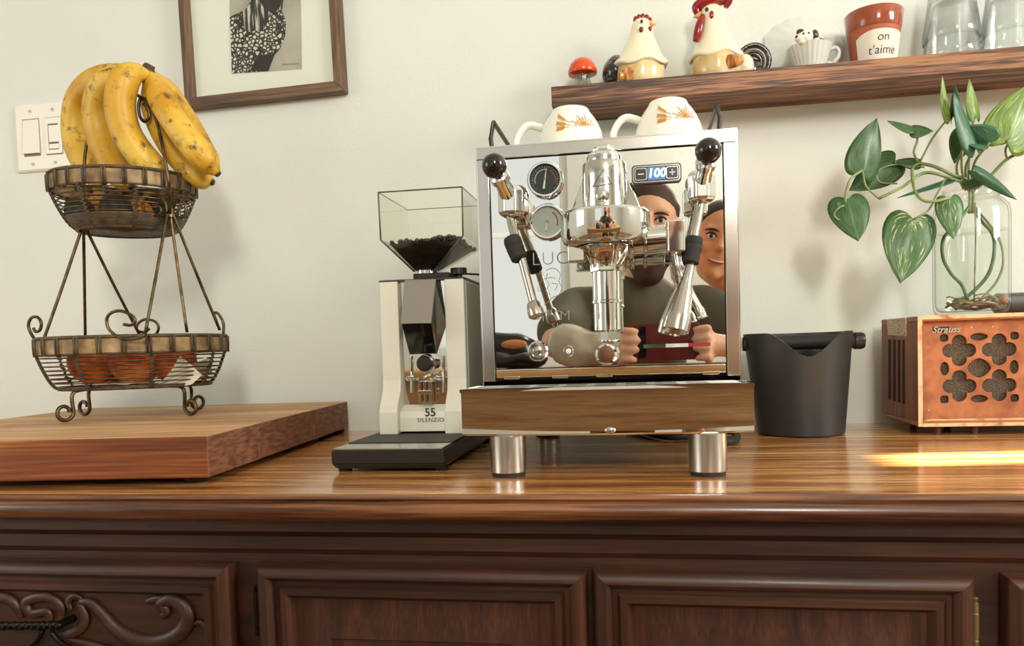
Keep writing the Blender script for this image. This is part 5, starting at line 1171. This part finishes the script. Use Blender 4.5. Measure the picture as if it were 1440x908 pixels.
po = thing('pothos_plant', 'variegated pothos cuttings trailing from the glass jar', 'plant', jc+Vector((0, 0, .02)))
def leaf(b_, t_, wpx, yb, yt, mat, cup=.25, twist=0.0, droop=0.0, asym=0.0, y_bias=0.0):
    B_ = P(b_[0], b_[1], yb); T_ = P(t_[0], t_[1], yt); ax = T_-B_; L_ = ax.length; ax.normalize()
    nrm = Vector((math.sin(twist)*.9, -1, .25)); nrm = (nrm-ax*nrm.dot(ax)).normalized(); side = ax.cross(nrm).normalized()
    side = (Matrix.Rotation(twist, 3, ax) @ side); nrm = side.cross(ax)*-1; nrm = (Matrix.Rotation(0, 3, ax) @ nrm)
    if nrm.y > 0: nrm = -nrm
    W_ = wpx*(1.31+(yb+yt)/2)/F/2; g = MB(); nu, nv = 18, 12; uvs = []
    edge = [(q.x, q.y) for q in spline([(0, 0, 0), (-.09, .25, 0), (-.13, .52, 0), (-.07, .82, 0), (.10, 1.0, 0), (.33, .97, 0), (.58, .74, 0), (.80, .42, 0), (.93, .15, 0), (1, 0, 0)], 2)]
    for i in range(nu+1):
        t = i/nu
        for j in range(nv+1):
            s = j/nv*2-1
            el, w0 = edge[i]
            p = B_+ax*(lerp(t, el, abs(s)**1.3)*L_)+side*(s*W_*w0*(1+asym*s))-nrm*(-cup*W_*(s*s)*w0)*-1 - nrm*(droop*L_*t*t)
            p += nrm*(.03*W_*math.sin(7*t+3*s))
            g.v.append(p); uvs.append((t, s, 0))
    for i in range(nu):
        for j in range(nv): a_ = i*(nv+1)+j; g.f.append((a_, a_+1, a_+nv+2, a_+nv+1))
    o = g.build('leaf', mat, po, fix=False, angle=180, solid=.0006)
    at = o.data.attributes.new('leafuv', 'FLOAT_VECTOR', 'POINT')
    for i, u_ in enumerate(uvs): at.data[i].vector = u_
    return o
yl = -.13
leaf((1213, 240), (1233, 166), 50, -.150, -.135, LG, .25, .2)
leaf((1258, 228), (1194, 268), 44, -.115, -.120, LG, .2, -.2)
leaf((1192, 280), (1207, 339), 52, -.165, -.185, LG, .25, .1)
leaf((1284, 308), (1266, 398), 66, -.175, -.190, LC, .2, -.15)
leaf((1335, 280), (1341, 336), 34, -.178, -.190, LC, .25, .2)
leaf((1284, 179), (1248, 170), 26, -.14, -.14, LG, .3, .5)
leaf((1284, 181), (1312, 184), 26, -.14, -.145, LG, .3, -.5)
leaf((1337, 166), (1325, 107), 20, -.150, -.150, LY, .5, .4)
leaf((1340, 163), (1343, 120), 16, -.145, -.140, LG, .4, -.6)
leaf((1372, 208), (1341, 130), 36, -.155, -.160, LB, .3, .3)
leaf((1372, 164), (1363, 111), 20, -.125, -.120, LY, .3, .2)
leaf((1357, 186), (1342, 230), 30, -.115, -.11, LG, .2, .1)
leaf((1392, 200), (1362, 176), 32, -.15, -.15, LB, .3, -.5)
leaf((1385, 205), (1356, 200), 20, -.16, -.155, LB, .3, .6)
leaf((1415, 200), (1448, 118), 66, -.135, -.125, LY, .2, .1)
leaf((1428, 195), (1458, 128), 60, -.12, -.10, LG, .2, -.2)
leaf((1372, 241), (1430, 281), 15, -.15, -.16, LB, .4, .9)
leaf((1440, 194), (1416, 198), 22, -.12, -.12, LG, .3, .2)
leaf((1342, 250), (1262, 278), 15, -.12, -.14, LB, .3, 1.0)
leaf((1292, 228), (1258, 226), 22, -.125, -.12, LG, .3, .3)
leaf((1360, 262), (1398, 250), 14, -.13, -.15, LB, .3, .8)
leaf((1186, 290), (1176, 284), 10, -.165, -.165, LG, .2)
def stem(pts, r_, mat=STM, nm='stem'):
    q = spline([P(a_, b_, y_) for a_, b_, y_ in pts], 6); MB().tube(q, r_, 8).build(nm, mat, po, angle=180)
stem([(1363, 300, -.118), (1362, 264, -.118), (1335, 250, -.125), (1300, 243, -.135), (1270, 262, -.15), (1236, 279, -.155)], .0022)
stem([(1368, 300, -.112), (1365, 258, -.118), (1340, 246, -.125), (1314, 234, -.13), (1292, 229, -.13)], .0024)
stem([(1292, 229, -.13), (1285, 214, -.135), (1290, 196, -.14), (1285, 180, -.14)], .0016)
stem([(1293, 229, -.13), (1311, 195, -.14), (1334, 165, -.15)], .0014)
stem([(1293, 229, -.13), (1283, 238, -.14), (1286, 266, -.165), (1297, 281, -.178), (1314, 283, -.182), (1335, 278, -.178)], .0020)
stem([(1213, 239, -.15), (1196, 252, -.16), (1189, 276, -.165), (1190, 290, -.165)], .0019)
stem([(1190, 288, -.165), (1180, 292, -.17), (1173, 302, -.17), (1180, 309, -.17), (1190, 305, -.168)], .0014)
stem([(1236, 279, -.155), (1218, 262, -.15), (1213, 240, -.15)], .0014)
stem([(1330, 250, -.125), (1318, 272, -.16), (1305, 296, -.17), (1285, 308, -.175)], .0014)
stem([(1300, 235, -.13), (1262, 231, -.12), (1235, 240, -.118), (1237, 256, -.118), (1262, 258, -.12)], .0013)
for pts in ([(1362, 268, -.118), (1358, 235, -.125), (1372, 206, -.152)], [(1358, 268, -.12), (1352, 230, -.125), (1357, 190, -.116)], [(1355, 266, -.118), (1345, 236, -.12), (1358, 200, -.122), (1372, 164, -.125)], [(1366, 268, -.116), (1370, 230, -.13), (1392, 200, -.15)], [(1364, 268, -.12), (1362, 240, -.13), (1364, 206, -.135)]): stem(pts, .0017)
stem([(1366, 272, -.115), (1392, 248, -.12), (1416, 224, -.12), (1445, 210, -.115)], .0022)
stem([(1416, 224, -.12), (1414, 210, -.125), (1420, 198, -.13)], .0015); stem([(1366, 268, -.12), (1368, 250, -.135), (1373, 241, -.15)], .0012)
# submerged stems and roots
stem([(1363, 290, -.12), (1345, 315, -.130), (1327, 335, -.140), (1326, 362, -.142), (1338, 385, -.140), (1352, 400, -.138), (1361, 422, -.13)], .0023, STD, 'wet_stem')
stem([(1366, 290, -.112), (1380, 310, -.105), (1396, 330, -.10), (1398, 355, -.10), (1390, 385, -.105), (1366, 412, -.11), (1340, 426, -.115)], .0025, STD, 'wet_stem')
stem([(1371, 285, -.118), (1372, 330, -.135), (1371, 380, -.136), (1370, 424, -.132)], .0011, STB, 'root')
stem([(1370, 290, -.11), (1402, 330, -.11), (1411, 365, -.115), (1402, 395, -.12), (1380, 420, -.125)], .0017, STM, 'wet_stem')
random.seed(11)
for k_ in range(16):
    a0 = random.uniform(0, 6.3); rr_ = random.uniform(.02, .039); zz = .010+random.uniform(0, .012)
    pts = [jc+Vector((rr_*math.cos(a0+i*.42)*(1-.03*i), rr_*math.sin(a0+i*.42)*(1-.03*i), zz+.002*math.sin(i*1.7+k_)+.012*max(0, 1-i/3.0)*random.random())) for i in range(9)]
    MB().tube(spline(pts, 3), .0009+.0006*random.random(), 6).build('root', STB, po, angle=180)
MB().ell(P(1412, 422, -.12), (.006, .006, .0065)).build('root_node', plain('brown_leaf_sheath', (182, 108, 58), .5), po, angle=180)

# ------------------------------------------------------------------ the side of the room seen in the polished panel: table, phone, people
TBW = wood('pale_table_wood', (170, 112, 62), (206, 152, 96), (226, 180, 128), 'x', .8, .35, contrast=.7)
TBA = wood('table_apron_wood', (150, 102, 62), (190, 140, 92), (214, 168, 120), 'x', .8, .45, contrast=.7)
TZ = .088
tb = thing('dining_table', 'pale wooden table seen mirrored in the machine front', 'table', (-.1, -1.45, FLOOR))
g = MB(); g.prism([(-.9, TZ-.03), (.7, TZ-.03), (.7, TZ), (-.9, TZ)], -1.58, -1.315); g.build('tabletop', TBW, tb, smooth=False, bevel=.008, seg=3)
for a_ in ((-.85, .65, -1.36, -1.34), (-.85, .65, -1.56, -1.54), (-.85, -.83, -1.54, -1.36), (.63, .65, -1.54, -1.36)): MB().box(*a_, TZ-.13, TZ-.0302).build('apron', TBA, tb, smooth=False)
for x_ in (-.82, .62):
    for y_ in (-1.386, -1.514): MB().box(x_-.03, x_+.03, y_-.025, y_+.025, FLOOR, TZ-.031).build('leg', TBA, tb, smooth=False, bevel=.004)
# phone, lens at the camera
ph = thing('phone', 'dark red phone held up between two hands, mirrored in the machine front', 'phone', (.061, -1.322, .103))
A_, B_ = PM(888, 456, -1.32), PM(985, 505, -1.32)
pc = Vector(((A_.x+B_.x)/2, -1.3225, (A_.z+B_.z)/2)); pw, phh = (B_.x-A_.x)/2, (A_.z-B_.z)/2
g = MB(); g.prism([(pc.x+a_, pc.z+b_) for a_, b_ in rrect(pw, phh, .009)], -1.3265, -1.3175); g.build('case', plain('dark_red_case', (112, 22, 28), .3, coat=.3), ph, smooth=False, bevel=.0012)
g = MB(); g.prism([(pc.x-pw+.022+a_, pc.z+b_) for a_, b_ in rrect(.0095, phh-.006, .004)], -1.3174, -1.3166); g.build('camera_bar', plain('phone_black', (20, 16, 16), .15), ph, smooth=False)
for z_ in (-.02, .02): MB().cyl((pc.x-pw+.022, -1.3166, pc.z+z_), (pc.x-pw+.022, -1.3160, pc.z+z_), .005, 16).build('lens', plain('lens_glass', (30, 30, 36), .05), ph)
g = MB(); g.prism([(pc.x+a_, pc.z+b_) for a_, b_ in rrect(pw-.004, phh-.004, .006)], -1.3272, -1.3265); g.build('screen', plain('phone_screen', (24, 24, 28), .1), ph, smooth=False)

def cap(mb, p, q, r0, r1=None, n=14, sq=1.0):
    p, q = Vector(p), Vector(q); r1 = r0 if r1 is None else r1; d = q-p; L_ = max(d.length, 1e-5); pr = []
    for i in range(7): a_ = math.pi/2*i/6; pr.append((r0*math.sin(a_), -r0*math.cos(a_)))
    for i in range(7): a_ = math.pi/2*i/6; pr.append((r1*math.cos(a_), L_+r1*math.sin(a_)))
    pr[0] = (0, pr[0][1]); pr[-1] = (0, pr[-1][1])
    m = d.to_track_quat('Z', 'Y').to_matrix() @ Matrix.Diagonal((1, sq, 1)); mb.lathe(pr, n, p, m); return mb
def chain(mb, pts, rs):
    for i in range(len(pts)-1): cap(mb, pts[i], pts[i+1], rs[i], rs[i+1])
    return mb
def merged(mb, name, mat, parent, vox, it=6):
    o = mb.build(name, mat, parent, angle=180)
    r_ = o.modifiers.new('skin', 'REMESH'); r_.mode = 'VOXEL'; r_.voxel_size = vox; r_.use_smooth_shade = True
    s = o.modifiers.new('soft', 'SMOOTH'); s.iterations = it; s.factor = .5
    return o
def skin(name, rgb): return plain(name, rgb, .45, var=.07, vscale=30, sss=.12)
SK1, SK2 = skin('skin_fair', (232, 178, 146)), skin('skin_tan', (222, 158, 116))
def hand(mb, wrist, palm, dirs, thumb, s=1.0):
    "palm from wrist; dirs = four fingers as lists of joint points; thumb = joint points"
    wrist, palm = Vector(wrist), Vector(palm)
    cap(mb, wrist, palm, .024*s, .028*s)
    for f_ in dirs: chain(mb, [Vector(p) for p in f_], [.0105*s, .0095*s, .0088*s, .0078*s][:len(f_)])
    chain(mb, [Vector(p) for p in thumb], [.013*s, .011*s, .0095*s][:len(thumb)])
# --- man behind the phone
HM = Vector((.030, -1.66, .445))
man = thing('person', 'bearded person in a dark olive shirt holding up the phone, mirrored in the machine', 'person', (.0, -1.80, FLOOR))
g = MB()
g.ell(HM+Vector((0, 0, .035)), (.077, .096, .088), 28, 18); g.ell(HM+Vector((0, .030, -.030)), (.062, .066, .078), 24, 16); cap(g, HM+Vector((0, .052, -.078)), HM+Vector((0, .040, -.075)), .036, .034)
cap(g, HM+Vector((0, .095, .020)), HM+Vector((0, .112, -.018)), .011, .0155); g.ell(HM+Vector((0, .105, -.020)), (.020, .012, .011))     # nose
for s in (-1, 1):
    g.ell(HM+Vector((s*.034, .083, .030)), (.026, .014, .009))                                                                          # brow ridge
    g.ell(HM+Vector((s*.040, .070, -.018)), (.024, .020, .020)); g.ell(HM+Vector((s*.080, -.004, -.002)), (.010, .022, .034))           # cheek, ear
cap(g, HM+Vector((0, -.02, -.07)), Vector((-.005, -1.72, .27)), .056, .062)
chain(g, [(-.005, -1.73, .22), (-.01, -1.78, .02), (-.01, -1.84, -.30)], [.115, .14, .15]); cap(g, (-.16, -1.72, .235), (.155, -1.72, .235), .062, .062)
g.ell((-.01, -1.90, -.40), (.18, .16, .12))
for s in (-1, 1): chain(g, [(-.01+s*.09, -1.88, -.42), (-.01+s*.11, -2.0 if False else -1.78, -.62), (-.01+s*.11, -1.80, -.86)], [.085, .06, .045]); cap(g, (-.01+s*.11, -1.80, -.875), (-.01+s*.12, -1.70, -.88), .035, .03)
ELB = Vector((-.205, -1.53, .150)); ERB = Vector((.265, -1.50, .150)); WL = Vector((-.078, -1.395, .120)); WRt = Vector((.205, -1.36, .128))
chain(g, [(-.175, -1.70, .225), ELB, WL], [.058, .043, .028]); chain(g, [(.165, -1.70, .225), ERB, WRt], [.058, .043, .028])
zc_ = pc.z; xl, xr = pc.x-pw, pc.x+pw
PL = Vector((xl-.030, -1.345, zc_-.016)); PR_ = Vector((xr+.026, -1.345, zc_-.010))
def grip(side, palm):
    fs = []; e = xl if side < 0 else xr
    for k_ in range(4):
        z_ = zc_+.026-.0215*k_; L_ = (.010, .014, .012, .006)[k_]
        fs.append([palm+Vector((side*-.006, .006, .030-.0215*k_)), (e+side*.016, -1.312+.004, z_+.002), (e+side*.004, -1.306, z_), (e-side*L_, -1.3095, z_)])
    th = [palm+Vector((0, -.004, .014)), (e+side*.018, -1.343, zc_+.018), (e-side*.014, -1.339, zc_+.020)]
    return fs, th
f_, t_ = grip(-1, PL); hand(g, WL, PL, f_, t_)
f_, t_ = grip(1, PR_); hand(g, WRt, PR_, f_, t_)
merged(g, 'body', SK1, man, .0052, 5)
SHT = plain('olive_tee_shirt', (92, 84, 66), .85, var=.12, vscale=12, bmp=.25, bscale=40)
g = MB(); chain(g, [(-.005, -1.73, .225), (-.01, -1.78, .02), (-.01, -1.84, -.34)], [.125, .152, .162]); cap(g, (-.165, -1.72, .235), (.15, -1.72, .230), .072, .066); g.ell((-.005, -1.695, .25), (.10, .075, .055))
for (a_, b_) in (((-.178, -1.70, .225), (-.200, -1.575, .178)), ((.168, -1.70, .225), (.252, -1.545, .175))): cap(g, a_, b_, .072, .066)
for k_ in range(7): pass
merged(g, 'shirt', SHT, man, .010, 4)
g = MB(); chain(g, [(-.01, -1.86, -.34), (-.01, -1.90, -.42)], [.165, .17])
for s in (-1, 1): chain(g, [(-.01+s*.09, -1.88, -.42), (-.01+s*.11, -1.78, -.62), (-.01+s*.11, -1.80, -.82)], [.10, .074, .062])
merged(g, 'trousers', plain('dark_trousers', (52, 54, 60), .85), man, .012, 4)
BRD = plain('brown_hair', (70, 48, 34), .7, var=.25, vscale=160, bmp=.6, bscale=260)
g = MB(); g.ell(HM+Vector((0, .048, -.082)), (.056, .054, .058), 24, 16); g.ell(HM+Vector((0, .052, -.112)), (.044, .042, .045), 20, 14)
for s in (-1, 1): cap(g, HM+Vector((s*.062, .022, -.010)), HM+Vector((s*.050, .045, -.075)), .013, .026)
cap(g, HM+Vector((-.026, .100, -.042)), HM+Vector((.026, .100, -.042)), .011, .011); merged(g, 'beard', BRD, man, .006, 3)
g = MB(); g.ell(HM+Vector((0, -.006, .058)), (.0805, .094, .078), 28, 18)
for s in (-1, 1): cap(g, HM+Vector((s*.073, .005, .05)), HM+Vector((s*.072, -.005, .012)), .016, .010)
merged(g, 'hair', BRD, man, .006, 3)
LIP = plain('lip', (176, 92, 80), .4)
MB().ell(HM+Vector((0, .108, -.060)), (.021, .008, .0055)).build('lips', LIP, man, angle=180)
EW, EI = plain('eye_white', (232, 226, 216), .15), plain('eye_iris', (48, 34, 24), .1)
def eyes(par, H_, dx, dy, dz, browm, m=None):
    m = m or Matrix.Identity(3)
    for s in (-1, 1):
        c_ = H_+m @ Vector((s*dx, dy, dz)); e_ = MB().ell(c_, (.0145, .0095, .0085), m=m).build('eye', EW, par, angle=180)
        MB().ell(c_+m @ Vector((0, .0068, 0)), (.0062, .0035, .0062), m=m).build('iris', EI, e_, angle=180)
        q = [c_+m @ Vector((t_*.021, .012-.004*abs(t_), .0175-.005*t_*t_+(.002*s*-t_))) for t_ in (-1, -.4, .3, 1)]
        MB().tube(spline(q, 4), [.0022]*4+[.0034]*6+[.002]*3, 6).build('eyebrow', browm, par, angle=180)
        q = [c_+m @ Vector((t_*.0150, .0085-.003*t_*t_, .0075*(1-t_*t_)+.001)) for t_ in (-1, -.5, 0, .5, 1)]
        MB().tube(spline(q, 3), .0022, 6).build('eyelid', browm, par, angle=180)
eyes(man, HM, .033, .083, .008, BRD)
# --- woman leaning in beside him
HW = Vector((.228, -1.75, .412)); mw = Matrix.Rotation(R(17), 3, 'Y')
wom = thing('person', 'dark-haired smiling person with tied hair leaning in, mirrored beside the hot-water spout', 'person', (.41, -1.90, FLOOR))
def hw(x_, y_, z_): return HW+mw @ Vector((x_, y_, z_))
g = MB(); g.ell(hw(0, 0, .032), (.071, .090, .084), 28, 18, mw); g.ell(hw(0, .028, -.032), (.056, .060, .072), 24, 16, mw); cap(g, hw(0, .056, -.084), hw(0, .042, -.080), .026, .030)
cap(g, hw(0, .090, .014), hw(0, .104, -.020), .009, .0125); g.ell(hw(0, .098, -.022), (.0165, .010, .009), m=mw)
for s in (-1, 1): g.ell(hw(s*.036, .068, -.024), (.022, .020, .019), m=mw); g.ell(hw(s*.074, -.004, -.004), (.009, .019, .029), m=mw); g.ell(hw(s*.031, .078, .026), (.024, .012, .007), m=mw)
cap(g, hw(0, -.02, -.06), (.370, -1.80, .225), .046, .050)
chain(g, [(.40, -1.80, .18), (.41, -1.85, 0), (.41, -1.90, -.30)], [.085, .10, .125]); cap(g, (.325, -1.79, .185), (.495, -1.80, .175), .045, .048)
g.ell((.41, -1.95, -.40), (.16, .15, .12))
for s in (-1, 1): chain(g, [(.41+s*.08, -1.94, -.42), (.41+s*.09, -1.86, -.62), (.41+s*.09, -1.88, -.86)], [.08, .055, .04]); cap(g, (.41+s*.09, -1.88, -.875), (.41+s*.10, -1.78, -.88), .033, .028)
E2, W2 = Vector((.510, -1.54, .150)), Vector((.450, -1.44, .118))
chain(g, [(.500, -1.79, .165), E2, W2], [.046, .034, .023])
PW_ = W2+Vector((-.050, .030, -.004)); fs = []
for k_ in range(4): a_ = W2+Vector((-.060, .050-.022*k_, .004)); L_ = (.030, .036, .033, .026)[k_]; fs.append([a_, a_+Vector((-L_, .010, .002)), a_+Vector((-L_*1.8, .012, -.008))])
hand(g, W2, PW_, fs, [W2+Vector((-.02, .024, .006)), W2+Vector((-.036, .050, .006)), W2+Vector((-.058, .062, .0))], .92)
chain(g, [(.320, -1.80, .17), (.315, -1.84, -.05), (.36, -1.69, -.12)], [.043, .034, .024]); cap(g, (.36, -1.69, -.12), (.39, -1.66, -.12), .024, .024)
pw2 = Vector((.395, -1.655, -.12))
for k_ in range(4): cap(g, pw2+Vector((.01, .018-.014*k_, .005)), pw2+Vector((.055, .020-.014*k_, -.012)), .0085, .007)
cap(g, pw2+Vector((-.005, .02, .0)), pw2+Vector((.025, .045, .0)), .010, .008)
merged(g, 'body', SK2, wom, .0060, 5)
BLH = plain('dark_brown_hair', (46, 32, 26), .5, var=.3, vscale=120, bmp=.5, bscale=220)
g = MB(); g.ell(hw(0, -.010, .050), (.0765, .088, .079), 28, 18, mw); g.ell(hw(.0, -.105, .03), (.034, .036, .036), m=mw)
for s in (-1, 1): cap(g, hw(s*.066, .016, .050), hw(s*.070, -.012, -.005), .016, .012)
merged(g, 'hair', BLH, wom, .006, 3)
g = MB(); chain(g, [(.40, -1.80, .145), (.41, -1.85, 0), (.41, -1.90, -.34)], [.092, .110, .137]); merged(g, 'tank_top', plain('pale_grey_top', (206, 202, 192), .85), wom, .010, 4)
for dx in (-.055, .055): MB().tube(spline([(.40+dx, -1.715, .18), (.40+dx, -1.745, .228), (.40+dx, -1.82, .228), (.40+dx, -1.88, .15)], 5), .010, 8, flat=.4).build('strap', MATS['pale_grey_top'], wom, angle=180)
g = MB(); chain(g, [(.41, -1.92, -.34), (.41, -1.95, -.42)], [.142, .150])
for s in (-1, 1): chain(g, [(.41+s*.08, -1.94, -.42), (.41+s*.09, -1.86, -.62), (.41+s*.09, -1.88, -.82)], [.092, .068, .055])
merged(g, 'trousers', plain('blue_jeans', (58, 70, 92), .85), wom, .012, 4)
eyes(wom, HW, .030, .078, .006, BLH, mw)
q = [hw(t_*.023, .096-.012*t_*t_, -.060+.005*t_*t_) for t_ in (-1, -.5, 0, .5, 1)]
MB().tube(spline(q, 3), [.002]+[.0060]*11+[.002], 8, flat=.7).build('lips', LIP, wom, angle=180)
MB().tube(spline([p+mw @ Vector((0, .0045, .0005)) for p in q[0:5]], 3), [.0008]+[.0028]*11+[.0008], 8, flat=.6).build('teeth', EW, wom, angle=180)
wom.location.y -= .05
# --- coffee bags and a clear plastic bag on the table, and a hanging plant
def pouch(nm, c, sx_, sy_, sz_, mat, label, rot=0, cat='bag', amp=.012, seed=0):
    o = thing(nm, label, cat, (c[0], c[1], TZ), None); g = MB(); n, m_ = 28, 16; rows = []
    for j in range(m_+1):
        t = j/m_; x_ = (t*2-1); e = (1-abs(x_)**3.2)**.5 if abs(x_) < 1 else 0; row = []
        for i in range(n):
            a_ = 2*math.pi*i/n; ca, sa = math.cos(a_), math.sin(a_)
            v = Vector((x_*sx_, sy_*math.copysign(abs(ca)**.7, ca)*max(e, .55), sz_*math.copysign(abs(sa)**.8, sa)*max(e, .06)))
            v += noise.noise_vector(Vector((v.x*18+seed, v.y*18, v.z*18)))*amp
            v = Matrix.Rotation(rot, 3, 'Z') @ v; v.z = max(v.z, -sz_*.98); row.append(Vector((c[0], c[1], TZ+sz_+.001))+v)
        rows.append(row)
    g.loops(rows, True, True, True); g.build('pouch', mat, o, angle=180); return o
BLKF = plain('black_foil', (38, 34, 30), .28, .3, bmp=.6, bscale=45)
b1 = pouch('coffee_bag', (-.300, -1.362, TZ), .085, .036, .020, BLKF, 'lower black foil coffee bag lying on the table, mirrored in the panel', R(4), seed=1)
pc1 = P(746, 500, 2*YM+1.35); text('bag_print', '200.7', .014, plain('bag_print_white', (206, 200, 186), .6), b1, Vector((-.265, -1.3265, TZ+.022)), (-1, 0, 0), (0, 0, 1), .0003)
b2 = pouch('coffee_bag', (-.325, -1.455, TZ), .080, .045, .044, BLKF, 'upper black coffee bag with an orange label behind the other, mirrored in the panel', R(-6), seed=5)
MB().ell((-.300, -1.412, TZ+.060), (.032, .006, .012), m=Matrix.Rotation(R(-6), 3, 'Z')).build('orange_label', plain('orange_label', (206, 134, 80), .5), b2, angle=180)
pouch('plastic_bag', (-.140, -1.365, TZ), .078, .034, .046, plain('cloudy_plastic', (222, 208, 186), .12, trans=.3, coat=.5, bmp=.8, bscale=60), 'crumpled clear plastic bag on the table, mirrored under the brew group', R(3), amp=.018, seed=9)
hp_c = Vector((.02, -2.65, 1.22)); hpn = thing('hanging_plant', 'hanging leafy plant mirrored at the top of the machine front', 'plant', (hp_c.x, hp_c.y, 1.10))
MB().lathe([(0, 0), (.05, 0), (.07, .09), (.066, .09), (.05, .01), (0, .01)], 24, hp_c).build('planter', plain('white_planter', (226, 226, 218), .5), hpn)
for k_ in range(22):
    a_ = k_*2.4; r_ = .05+.13*((k_*37) % 10)/10; z_ = .10+.10*((k_*53) % 10)/10
    q = [hp_c+Vector((0, 0, .08)), hp_c+Vector((r_*.5*math.cos(a_), r_*.5*math.sin(a_), z_+.06)), hp_c+Vector((r_*math.cos(a_), r_*math.sin(a_), z_-.05-.12*((k_*29) % 10)/10))]
    MB().tube(spline(q, 6), [.003]*3+[.008]*7+[.004]*2+[.001], 6, flat=.3).build('leaf', plain('strap_leaf_green', (62, 104, 62), .4), hpn, angle=180)
for k_ in range(3): a_ = k_*2.1; MB().tube([hp_c+Vector((.068*math.cos(a_), .068*math.sin(a_), .09)), Vector((hp_c.x, hp_c.y, CEIL-.002))], .0015, 5).build('cord', BLR, hpn)
